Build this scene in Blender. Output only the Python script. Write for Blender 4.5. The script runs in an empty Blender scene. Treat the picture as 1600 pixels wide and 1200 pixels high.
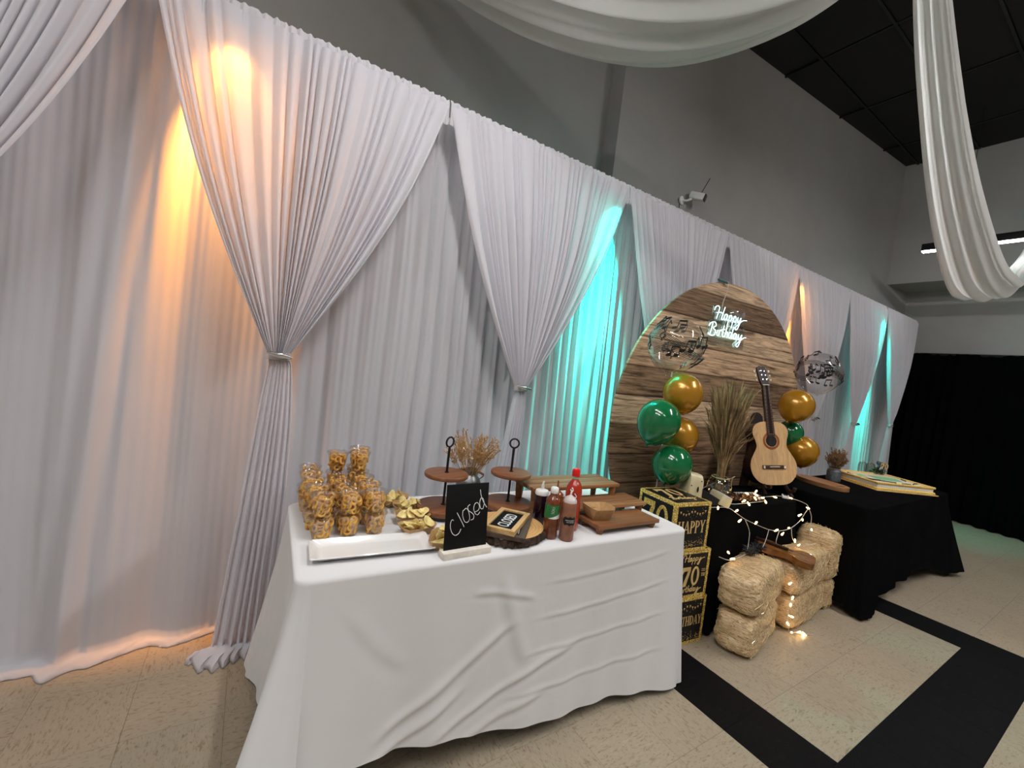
import bpy, bmesh, math, random
import numpy as np
from mathutils import Vector, Matrix, Euler

random.seed(7)
rng = np.random.default_rng(7)
PI = math.pi
sin, cos, rad = math.sin, math.cos, math.radians
SC = bpy.context.scene
COL = SC.collection

# ------------------------------------------------------------------ camera
CAM_LOC = Vector((0.0, -2.330, 1.450))
YAW, PITCH, ROLL = 0.56092, -0.04324, 0.11828
FPX = 656.93
_f = Vector((sin(YAW) * cos(PITCH), cos(YAW) * cos(PITCH), sin(PITCH)))
_r = Vector((cos(YAW), -sin(YAW), 0))
_u = _r.cross(_f)
_r2 = cos(ROLL) * _r + sin(ROLL) * _u
_u2 = -sin(ROLL) * _r + cos(ROLL) * _u
cam_data = bpy.data.cameras.new('camera')
cam_data.sensor_fit = 'HORIZONTAL'
cam_data.sensor_width = 36.0
cam_data.lens = FPX / 1600.0 * 36.0
cam_data.clip_start = 0.02
cam = bpy.data.objects.new('camera', cam_data)
COL.objects.link(cam)
cam.matrix_world = Matrix(((_r2.x, _u2.x, -_f.x, CAM_LOC.x), (_r2.y, _u2.y, -_f.y, CAM_LOC.y),
                           (_r2.z, _u2.z, -_f.z, CAM_LOC.z), (0, 0, 0, 1)))
SC.camera = cam

# ------------------------------------------------------------------ world and exposure
world = bpy.data.worlds.new('world')
SC.world = world
world.use_nodes = True
world.node_tree.nodes['Background'].inputs[0].default_value = (0.5, 0.52, 0.55, 1)
world.node_tree.nodes['Background'].inputs[1].default_value = 0.05
SC.view_settings.view_transform = 'Standard'
SC.view_settings.look = 'None'
SC.view_settings.gamma = 1.0
SC.view_settings.use_curve_mapping = False
SC.view_settings.exposure = 0.47
SC.cycles.max_bounces = 8
SC.cycles.diffuse_bounces = 4
SC.cycles.use_light_tree = False
SC.cycles.glossy_bounces = 3
SC.cycles.transmission_bounces = 5
SC.cycles.transparent_max_bounces = 14
SC.cycles.caustics_reflective = False
SC.cycles.caustics_refractive = False
SC.cycles.use_adaptive_sampling = True
SC.cycles.adaptive_threshold = 0.035
BAR_POWER = 158.0          # emission strength of the linear pendant lamps
LED_ORANGE, LED_TEAL = 400.0, 1700.0

# ------------------------------------------------------------------ materials
MATS = {}

class NT:
    def __init__(s, name):
        s.m = bpy.data.materials.new(name); s.m.use_nodes = True
        s.t = s.m.node_tree; s.n = s.t.nodes; s.l = s.t.links
        s.bsdf = s.n['Principled BSDF']; s.out = s.n['Material Output']
    def add(s, typ, **kw):
        nd = s.n.new(typ)
        for k, v in kw.items():
            if k.startswith('i_'):
                key = k[2:]
                key = int(key) if key.isdigit() else key
                nd.inputs[key].default_value = v
            else: setattr(nd, k, v)
        return nd
    def link(s, a, ao, b, bi):
        s.l.new(a.outputs[ao], b.inputs[bi])
    def coords(s, kind='Object', scale=(1, 1, 1), rot=(0, 0, 0), loc=(0, 0, 0)):
        if kind == 'World':
            tc = s.add('ShaderNodeNewGeometry'); o = 'Position'
        else:
            tc = s.add('ShaderNodeTexCoord'); o = kind
        mp = s.add('ShaderNodeMapping'); mp.inputs['Scale'].default_value = scale
        mp.inputs['Rotation'].default_value = rot; mp.inputs['Location'].default_value = loc
        s.link(tc, o, mp, 'Vector'); return mp
    def noise(s, mp, scale, detail=3, rough=.55, dist=0.0):
        nd = s.add('ShaderNodeTexNoise'); nd.inputs['Scale'].default_value = scale
        nd.inputs['Detail'].default_value = detail; nd.inputs['Roughness'].default_value = rough
        nd.inputs['Distortion'].default_value = dist
        if mp: s.link(mp, 'Vector', nd, 'Vector')
        return nd
    def ramp(s, src, so, stops, interp='LINEAR'):
        r = s.add('ShaderNodeValToRGB'); e = r.color_ramp.elements; r.color_ramp.interpolation = interp
        while len(e) < len(stops): e.new(.5)
        for el, (p, c) in zip(e, stops):
            el.position = p; el.color = (*c, 1) if len(c) == 3 else c
        s.link(src, so, r, 'Fac'); return r
    def mix(s, a, ao, b, bo, fac, fo=None, mode='MIX'):
        m = s.add('ShaderNodeMix', data_type='RGBA', blend_type=mode)
        if a is None: m.inputs[6].default_value = (*ao, 1)
        else: s.link(a, ao, m, 6)
        if b is None: m.inputs[7].default_value = (*bo, 1)
        else: s.link(b, bo, m, 7)
        if fo is None: m.inputs[0].default_value = fac
        else: s.link(fac, fo, m, 0)
        return m
    def bump(s, src, so, strength=.2, dist=.01):
        b = s.add('ShaderNodeBump'); b.inputs['Strength'].default_value = strength
        b.inputs['Distance'].default_value = dist
        s.link(src, so, b, 'Height'); s.link(b, 'Normal', s.bsdf, 'Normal'); return b
    def base(s, src, so): s.link(src, so, s.bsdf, 'Base Color')

def mat(key, color, rough=.5, metal=0.0, spec=.5, noise=0.0, nscale=20, bump=0.0, bscale=60, trans=0.0, emit=None, estr=0, coat=0, ior=None, alpha=None):
    t = NT(key); b = t.bsdf
    b.inputs['Base Color'].default_value = (*color, 1)
    b.inputs['Roughness'].default_value = rough; b.inputs['Metallic'].default_value = metal
    b.inputs['Specular IOR Level'].default_value = spec
    b.inputs['Transmission Weight'].default_value = trans
    b.inputs['Coat Weight'].default_value = coat
    if ior: b.inputs['IOR'].default_value = ior
    if emit:
        b.inputs['Emission Color'].default_value = (*emit, 1); b.inputs['Emission Strength'].default_value = estr
    mp = t.coords('Object')
    if noise:
        nz = t.noise(mp, nscale, 4)
        lo = tuple(c * (1 - noise) for c in color); hi = tuple(min(1, c * (1 + noise)) for c in color)
        r = t.ramp(nz, 'Fac', [(.3, lo), (.7, hi)]); t.base(r, 'Color')
    if bump:
        nb = t.noise(mp, bscale, 4); t.bump(nb, 'Fac', bump, .004)
    MATS[key] = t.m; return t.m

def fabric(key, color, transl, rough_noise=.03, weave=900, wrinkle=0.0, wscale=9):
    t = NT(key); mp = t.coords('Object')
    t.n.remove(t.bsdf)
    nz = t.noise(mp, 3, 3)
    r = t.ramp(nz, 'Fac', [(.3, tuple(c * (1 - rough_noise) for c in color)), (.7, color)])
    d = t.add('ShaderNodeBsdfDiffuse'); d.inputs['Roughness'].default_value = .6
    tr = t.add('ShaderNodeBsdfTranslucent'); mx = t.add('ShaderNodeMixShader'); mx.inputs[0].default_value = transl
    t.link(r, 'Color', d, 'Color'); t.link(r, 'Color', tr, 'Color')
    t.link(d, 'BSDF', mx, 1); t.link(tr, 'BSDF', mx, 2)
    wv = t.noise(mp, weave, 2); bp_ = t.add('ShaderNodeBump'); bp_.inputs['Strength'].default_value = .12; bp_.inputs['Distance'].default_value = .001
    t.link(wv, 'Fac', bp_, 'Height')
    last = bp_
    if wrinkle:
        wn = t.noise(mp, wscale, 3, .45, .4); b2 = t.add('ShaderNodeBump'); b2.inputs['Strength'].default_value = wrinkle; b2.inputs['Distance'].default_value = .03
        t.link(wn, 'Fac', b2, 'Height'); t.link(bp_, 'Normal', b2, 'Normal'); last = b2
    if wrinkle: t.link(last, 'Normal', d, 'Normal')
    t.link(mx, 'Shader', t.out, 'Surface'); MATS[key] = t.m; return t.m

def wood(key, c1, c2, c3=None, axis=0, scale=1.0, rough=.45, ring=14, bump=.12, coat=0.0):
    """grain running along the given object axis"""
    t = NT(key); s = [scale * ring] * 3; s[axis] = scale * ring * .07
    mp = t.coords('Object', scale=tuple(s))
    oi = t.add('ShaderNodeObjectInfo')
    va = t.add('ShaderNodeVectorMath', operation='ADD'); vm = t.add('ShaderNodeVectorMath', operation='SCALE'); vm.inputs['Scale'].default_value = 1.0
    cx = t.add('ShaderNodeCombineXYZ'); mu = t.add('ShaderNodeMath', operation='MULTIPLY'); mu.inputs[1].default_value = 37.0
    t.link(oi, 'Random', mu, 0); t.link(mu, 0, cx, 0); t.link(mu, 0, cx, 1); t.link(mu, 0, cx, 2)
    t.link(mp, 'Vector', va, 0); t.link(cx, 0, va, 1)
    n1 = t.noise(None, 1.2, 5, .6, 1.2); t.link(va, 0, n1, 'Vector')
    n2 = t.noise(None, 6.0, 3, .6, .3); t.link(va, 0, n2, 'Vector')
    stops = [(.28, c1), (.55, c2)] + ([(.75, c3)] if c3 else [])
    r = t.ramp(n1, 'Fac', stops)
    r2 = t.ramp(n2, 'Fac', [(.35, (.62, .62, .62)), (.6, (1, 1, 1))])
    m = t.mix(r, 'Color', r2, 'Color', .6, mode='MULTIPLY')
    t.base(m, 2); t.bsdf.inputs['Roughness'].default_value = rough; t.bsdf.inputs['Coat Weight'].default_value = coat
    t.bump(n2, 'Fac', bump, .002); MATS[key] = t.m; return t.m

WHITE_DRAPE = fabric('white_drape_fabric', (.80, .79, .835), .34)
SHEER = fabric('sheer_swag_fabric', (.93, .94, .93), .62)
CLOTH = fabric('white_tablecloth_fabric', (.76, .755, .76), .05, wrinkle=.10, wscale=6)
BLACK_CLOTH = fabric('black_cloth', (.007, .007, .0075), .0, .3)
BLACK_DRAPE = fabric('black_drape_fabric', (.0035, .0035, .004), .0, .3)
mat('wall_paint', (.35, .347, .337), .85, noise=.04, nscale=2.5, bump=.08, bscale=160)
mat('room_wall', (.45, .44, .42), .9, noise=.05, nscale=2, bump=.1, bscale=120)
mat('ceiling_black', (.0045, .0045, .005), .9, noise=.3, nscale=120, bump=.2, bscale=200)
mat('grid_black', (.006, .006, .006), .6, noise=.1)
mat('black_metal', (.012, .012, .013), .45, .4, noise=.1)
mat('chrome', (.75, .75, .77), .22, 1.0, noise=.05)
mat('grey_metal', (.35, .35, .36), .35, .9, noise=.1)
mat('white_plastic', (.82, .82, .80), .35, noise=.02)
mat('black_plastic', (.012, .012, .014), .3, noise=.1)
mat('lamp_glow', (.9, .9, .9), .5, emit=(1.0, .97, .95), estr=BAR_POWER, noise=.01)
mat('lamp_glow_near', (.9, .9, .9), .5, emit=(1.0, .97, .95), estr=BAR_POWER * .36, noise=.01)
mat('lamp_glow_mid', (.9, .9, .9), .5, emit=(1.0, .97, .95), estr=BAR_POWER * .36, noise=.01)
mat('fill_glow_left', (.9, .9, .9), .5, emit=(1.0, .97, .95), estr=BAR_POWER * .60, noise=.01)
mat('lamp_glow_dim', (.9, .9, .9), .5, emit=(1.0, .97, .95), estr=BAR_POWER * .10, noise=.01)
mat('led_orange', (.9, .5, .2), .4, emit=(1, .45, .10), estr=12, noise=.01)
mat('led_teal', (.1, .9, .7), .4, emit=(0, 1, .70), estr=12, noise=.01)
mat('neon_glow', (.8, 1, 1), .4, emit=(.60, 1.0, .95), estr=1.7, noise=.01)
mat('bulb_glow', (1, .8, .5), .4, emit=(1, .62, .22), estr=9, noise=.01)
mat('wire_white', (.62, .60, .55), .4, noise=.05)
mat('ceramic', (.84, .84, .83), .08, coat=.6, noise=.01)
mat('painted_white_wood', (.74, .70, .62), .7, noise=.12, nscale=30, bump=.3, bscale=80)
mat('chalkboard', (.006, .006, .0065), .6, spec=.15, noise=.25, nscale=18)
mat('chalk', (.85, .85, .84), .9, noise=.05)
mat('snack', (1.0, .48, .10), .65, noise=.25, nscale=45, bump=.2, bscale=300)
mat('chip', (.96, .69, .28), .5, noise=.28, nscale=40, bump=.3, bscale=180)
mat('kraft', (.50, .31, .14), .75, noise=.12, nscale=60)
mat('bark', (.045, .026, .016), .95, noise=.7, nscale=45, bump=1.0, bscale=90)
mat('tin', (.20, .205, .205), .38, .85, noise=.3, nscale=30, bump=.2, bscale=50)
mat('galvanised', (.12, .13, .145), .55, .5, noise=.3, nscale=40)
mat('straw_dry', (.46, .27, .11), .8, noise=.35, nscale=25)
mat('straw_dark', (.24, .135, .055), .85, noise=.35, nscale=25)
mat('pampas', (.34, .225, .105), .85, noise=.35, nscale=25)
mat('pampas_dark', (.15, .092, .040), .85, noise=.35, nscale=25)
mat('dry_flower', (.70, .50, .30), .85, noise=.15)
mat('purple_jelly', (.018, .004, .010), .22, noise=.2, coat=.3)
mat('brown_sauce', (.20, .055, .016), .25, noise=.3, nscale=25, coat=.3)
mat('amber_sauce', (.16, .04, .012), .15, noise=.4, nscale=22, coat=.5)
mat('red_sauce', (.42, .030, .012), .12, noise=.2, coat=.6)
mat('pink_powder', (.28, .115, .065), .45, noise=.3, nscale=30, coat=.2)
mat('red_cap', (.75, .012, .012), .3, noise=.05)
mat('frosted_plastic', (.62, .55, .52), .3, noise=.06)
mat('label_green', (.02, .17, .05), .4, noise=.2, nscale=90)
mat('label_white', (.85, .85, .82), .5, noise=.03)
mat('label_black', (.008, .008, .009), .4, noise=.1)
mat('print_black', (.006, .006, .007), .5, noise=.1)
mat('balloon_green', (.004, .135, .042), .16, coat=.5, noise=.03)
mat('balloon_gold', (.46, .215, .012), .26, .35, coat=.4, noise=.06, nscale=4)
mat('box_black', (.006, .0055, .007), .4, spec=.25, noise=.3, nscale=30)
mat('cream_plastic', (.60, .53, .33), .4, noise=.1, nscale=12)
mat('bellows_black', (.010, .010, .012), .6, noise=.2)
mat('ivory_keys', (.66, .64, .56), .35, noise=.05)
mat('dark_wood', (.020, .009, .007), .5, spec=.25, noise=.4, nscale=18)
mat('guitar_side', (.022, .007, .006), .2, noise=.3, nscale=12, coat=.6)
mat('rosewood', (.055, .025, .013), .4, noise=.4, nscale=40)
mat('rosette', (.33, .10, .03), .35, noise=.5, nscale=160)
mat('bone', (.75, .68, .52), .4, noise=.05)
mat('feather_black', (.006, .006, .007), .7, noise=.2)
mat('frosting_yellow', (.80, .56, .16), .6, noise=.15, nscale=60, bump=.4, bscale=120)
mat('frosting_white', (.80, .75, .62), .55, noise=.05, bump=.2, bscale=60)
mat('frosting_green', (.25, .60, .30), .55, noise=.1)
mat('leaf_green', (.03, .12, .012), .5, noise=.4, nscale=30)
mat('gold_paint', (.82, .58, .24), .35, .25, noise=.15)
mat('ribbon_silver', (.60, .59, .57), .3, .3, noise=.1)
mat('green_clip', (.02, .12, .09), .5, noise=.1)
mat('twine', (.45, .36, .22), .9, noise=.2)
wood('acacia', (.16, .055, .022), (.26, .10, .042), (.34, .15, .065), axis=0, rough=.38)
wood('acacia_plank', (.22, .085, .030), (.36, .165, .066), (.50, .27, .12), axis=0, rough=.5)
wood('grey_plank', (.24, .15, .075), (.36, .25, .13), (.44, .32, .18), axis=0, rough=.55)
wood('walnut_riser', (.17, .066, .026), (.27, .115, .046), (.33, .15, .06), axis=0, rough=.45)
wood('pine_frame', (.62, .38, .15), (.72, .48, .21), axis=1, rough=.45)
wood('dark_frame', (.060, .036, .026), (.105, .066, .048), axis=1, rough=.5)
wood('spruce_top', (.62, .37, .17), (.72, .46, .23), axis=2, rough=.16, scale=2.2, coat=.7, bump=.02)
wood('violin_wood', (.15, .050, .010), (.27, .100, .020), axis=0, rough=.25, coat=.5, scale=2)
wood('board_wood', (.25, .105, .038), (.37, .185, .078), (.48, .28, .14), axis=1, rough=.4)

def log_end():
    t = NT('log_end'); mp = t.coords('Object')
    w = t.add('ShaderNodeTexWave', wave_type='RINGS', rings_direction='Z'); w.inputs['Scale'].default_value = 22
    w.inputs['Distortion'].default_value = 3; w.inputs['Detail'].default_value = 3; w.inputs['Detail Scale'].default_value = 2
    t.link(mp, 'Vector', w, 'Vector')
    r = t.ramp(w, 'Fac', [(0, (.60, .33, .115)), (1, (.70, .43, .17))]); t.base(r, 'Color')
    t.bsdf.inputs['Roughness'].default_value = .6; MATS['log_end'] = t.m
log_end()

def glitter():
    t = NT('gold_glitter'); mp = t.coords('Object')
    v = t.add('ShaderNodeTexVoronoi'); v.inputs['Scale'].default_value = 230; t.link(mp, 'Vector', v, 'Vector')
    sp = t.add('ShaderNodeSeparateColor'); t.link(v, 'Color', sp, 'Color')
    r = t.ramp(sp, 'Red', [(0, (.18, .095, .008)), (.45, (.66, .42, .05)), (.75, (.95, .70, .17)), (1, (1, .92, .55))])
    t.base(r, 'Color'); t.bsdf.inputs['Metallic'].default_value = .15; t.bsdf.inputs['Roughness'].default_value = .3
    t.bump(sp, 'Red', .5, .002); MATS['gold_glitter'] = t.m
glitter()

def clear_plastic(key, tint=(1, 1, 1), refl=.10, rough=.04):
    t = NT(key); t.n.remove(t.bsdf)
    tr = t.add('ShaderNodeBsdfTransparent'); tr.inputs[0].default_value = (*tint, 1)
    g = t.add('ShaderNodeBsdfGlossy'); g.inputs['Roughness'].default_value = rough
    lw = t.add('ShaderNodeLayerWeight'); lw.inputs['Blend'].default_value = .35
    mp = t.coords('Object'); nz = t.noise(mp, 8, 2)
    ma = t.add('ShaderNodeMath', operation='MULTIPLY_ADD'); ma.inputs[1].default_value = .45; ma.inputs[2].default_value = refl * .45
    t.link(lw, 'Facing', ma, 0)
    m2 = t.add('ShaderNodeMath', operation='MULTIPLY'); m3 = t.add('ShaderNodeMath', operation='MULTIPLY_ADD'); m3.inputs[1].default_value = .3; m3.inputs[2].default_value = .85
    t.link(nz, 'Fac', m3, 0); t.link(ma, 0, m2, 0); t.link(m3, 0, m2, 1)
    mx = t.add('ShaderNodeMixShader'); t.link(m2, 0, mx, 0); t.link(tr, 0, mx, 1); t.link(g, 0, mx, 2)
    t.link(mx, 0, t.out, 'Surface'); MATS[key] = t.m
clear_plastic('clear_cup', (.97, .965, .96), .20, .08)
clear_plastic('clear_balloon', (.96, .965, .965), .05, .02)
clear_plastic('clear_glass', (.93, .94, .93), .14, .02)

def vct(key, c0, c1, c2, axis, spec=.35):
    t = NT(key); s = [78, 78, 78]; s[axis] = 24
    mp = t.coords('World', scale=tuple(s)); n1 = t.noise(mp, 1.0, 3, .55, .8)
    mp2 = t.coords('World', scale=(1, 1, 1)); n2 = t.noise(mp2, 1.3, 3)
    s2 = [150, 150, 150]; s2[axis] = 55
    mp3 = t.coords('World', scale=tuple(s2)); n3 = t.noise(mp3, 1.0, 2, .5, .5)
    r = t.ramp(n1, 'Fac', [(.30, c1), (.43, c0), (.60, c0), (.74, c2)])
    r3 = t.ramp(n3, 'Fac', [(.30, (.55, .5, .44)), (.42, (1, 1, 1))])
    m = t.mix(r, 'Color', r3, 'Color', .75, mode='MULTIPLY')
    r2 = t.ramp(n2, 'Fac', [(.3, (.90, .89, .87)), (.7, (1, 1, 1))])
    m2 = t.mix(m, 2, r2, 'Color', 1.0, mode='MULTIPLY')
    oi = t.add('ShaderNodeObjectInfo'); r4 = t.ramp(oi, 'Random', [(0, (.95, .95, .95)), (1, (1, 1, 1))])
    m3 = t.mix(m2, 2, r4, 'Color', 1.0, mode='MULTIPLY'); t.base(m3, 2)
    t.bsdf.inputs['Roughness'].default_value = .38 if spec > .2 else .5; t.bsdf.inputs['Specular IOR Level'].default_value = spec
    MATS[key] = t.m
vct('tile_beige_x', (.42, .355, .265), (.30, .235, .16), (.47, .40, .305), 0)
vct('tile_beige_y', (.42, .355, .265), (.30, .235, .16), (.47, .40, .305), 1)
vct('tile_black_x', (.006, .006, .007), (.004, .004, .004), (.014, .014, .015), 0, .10)
mat('tile_joint', (.16, .13, .095), .9, noise=.1)

def hay_mat():
    t = NT('hay'); 
    def layer(rot, sc):
        mp = t.coords('Object', scale=(sc, sc * .10, sc), rot=rot); return t.noise(mp, 1, 2, .5, .6)
    a = layer((.3, .2, .5), 110); b = layer((.9, -.5, -.7), 120); c = layer((-.6, 1.1, 1.6), 105)
    m1 = t.add('ShaderNodeMath', operation='MAXIMUM'); t.link(a, 'Fac', m1, 0); t.link(b, 'Fac', m1, 1)
    m2 = t.add('ShaderNodeMath', operation='MAXIMUM'); t.link(m1, 0, m2, 0); t.link(c, 'Fac', m2, 1)
    r = t.ramp(m2, 0, [(.42, (.24, .135, .060)), (.54, (.70, .49, .27)), (.66, (.95, .74, .47))])
    mp = t.coords('Object'); nz = t.noise(mp, 7, 3); r2 = t.ramp(nz, 'Fac', [(.3, (.80, .76, .70)), (.7, (1, 1, 1))])
    m = t.mix(r, 'Color', r2, 'Color', 1, mode='MULTIPLY'); t.base(m, 2)
    t.bsdf.inputs['Roughness'].default_value = .6
    t.bump(m2, 0, .9, .006)
    t.bsdf.inputs['Coat Weight'].default_value = 1.0; t.bsdf.inputs['Coat Roughness'].default_value = .14
    mpw = t.coords('Object', scale=(1, 1, 1)); nw = t.noise(mpw, 16, 4, .6, 2.0)
    bw = t.add('ShaderNodeBump'); bw.inputs['Strength'].default_value = .8; bw.inputs['Distance'].default_value = .02
    t.link(nw, 'Fac', bw, 'Height'); t.link(bw, 'Normal', t.bsdf, 'Coat Normal')
    MATS['hay'] = t.m
hay_mat()

def backdrop_print():
    """flat photographic print of weathered planks"""
    t = NT('plank_print'); tc = t.add('ShaderNodeTexCoord'); sep = t.add('ShaderNodeSeparateXYZ'); t.link(tc, 'Object', sep, 0)
    pl = t.add('ShaderNodeMath', operation='DIVIDE'); pl.inputs[1].default_value = .205; t.link(sep, 'Z', pl, 0)
    mpn = t.coords('Object', scale=(.8, 1, .5)); nn = t.noise(mpn, 1.5, 2)
    ad = t.add('ShaderNodeMath', operation='MULTIPLY_ADD'); ad.inputs[1].default_value = .10; t.link(nn, 'Fac', ad, 0); t.link(pl, 0, ad, 2)
    fl = t.add('ShaderNodeMath', operation='FLOOR'); t.link(ad, 0, fl, 0)
    fr = t.add('ShaderNodeMath', operation='FRACT'); t.link(ad, 0, fr, 0)
    wn = t.add('ShaderNodeTexWhiteNoise', noise_dimensions='1D'); t.link(fl, 0, wn, 'W')
    # grain
    cmb = t.add('ShaderNodeCombineXYZ'); t.link(sep, 'X', cmb, 0); t.link(sep, 'Z', cmb, 2); 
    mw = t.add('ShaderNodeMath', operation='MULTIPLY'); mw.inputs[1].default_value = 9; t.link(wn, 'Value', mw, 0); t.link(mw, 0, cmb, 1)
    mp = t.add('ShaderNodeMapping'); mp.inputs['Scale'].default_value = (1.6, 1, 26); t.link(cmb, 0, mp, 0)
    n1 = t.noise(mp, 1.0, 6, .65, 1.6); mp2 = t.add('ShaderNodeMapping'); mp2.inputs['Scale'].default_value = (5, 1, 110); t.link(cmb, 0, mp2, 0)
    n2 = t.noise(mp2, 1.0, 3, .6, .8)
    tone = t.ramp(wn, 'Value', [(0, (.20, .125, .075)), (.35, (.40, .26, .155)), (.7, (.70, .52, .35)), (1, (.50, .31, .18))])
    g1 = t.ramp(n1, 'Fac', [(.32, (.22, .18, .15)), (.48, (.85, .85, .85)), (.7, (1.35, 1.3, 1.22))])
    g2 = t.ramp(n2, 'Fac', [(.36, (.35, .32, .30)), (.52, (1, 1, 1))])
    m = t.mix(tone, 'Color', g1, 'Color', 1, mode='MULTIPLY'); m2 = t.mix(m, 2, g2, 'Color', .8, mode='MULTIPLY')
    edge = t.ramp(fr, 0, [(0, (.06, .05, .04)), (.035, (.35, .3, .27)), (.09, (1, 1, 1)), (.97, (1, 1, 1))])
    m3 = t.mix(m2, 2, edge, 'Color', 1, mode='MULTIPLY')
    t.base(m3, 2); t.bsdf.inputs['Roughness'].default_value = .75; t.bsdf.inputs['Specular IOR Level'].default_value = .2
    MATS['plank_print'] = t.m
backdrop_print()

def foil():
    t = NT('foil_pack'); mp = t.coords('Object'); v = t.noise(mp, 22, 3, .6, 2.0)
    r = t.ramp(v, 'Fac', [(.42, (.012, .006, .004)), (.55, (.10, .04, .015)), (.68, (.45, .22, .10))]); t.base(r, 'Color')
    t.bsdf.inputs['Metallic'].default_value = .6; t.bsdf.inputs['Roughness'].default_value = .15
    t.bump(v, 'Fac', 1.0, .02); MATS['foil_pack'] = t.m
foil()

# ------------------------------------------------------------------ mesh helpers
def M(m): return MATS[m] if isinstance(m, str) else m

def link(o, parent=None):
    COL.objects.link(o)
    if parent is not None: o.parent = parent
    return o

def tag(o, label=None, cat=None, group=None, kind=None):
    if label: o['label'] = label
    if cat: o['category'] = cat
    if group: o['group'] = group
    if kind: o['kind'] = kind
    return o

def empty(name, loc=(0, 0, 0), rz=0.0, label=None, cat=None, group=None, rot=None):
    o = bpy.data.objects.new(name, None); COL.objects.link(o)
    o.empty_display_size = .05; o.location = loc; o.rotation_euler = rot if rot else (0, 0, rz)
    return tag(o, label, cat, group)

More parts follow.
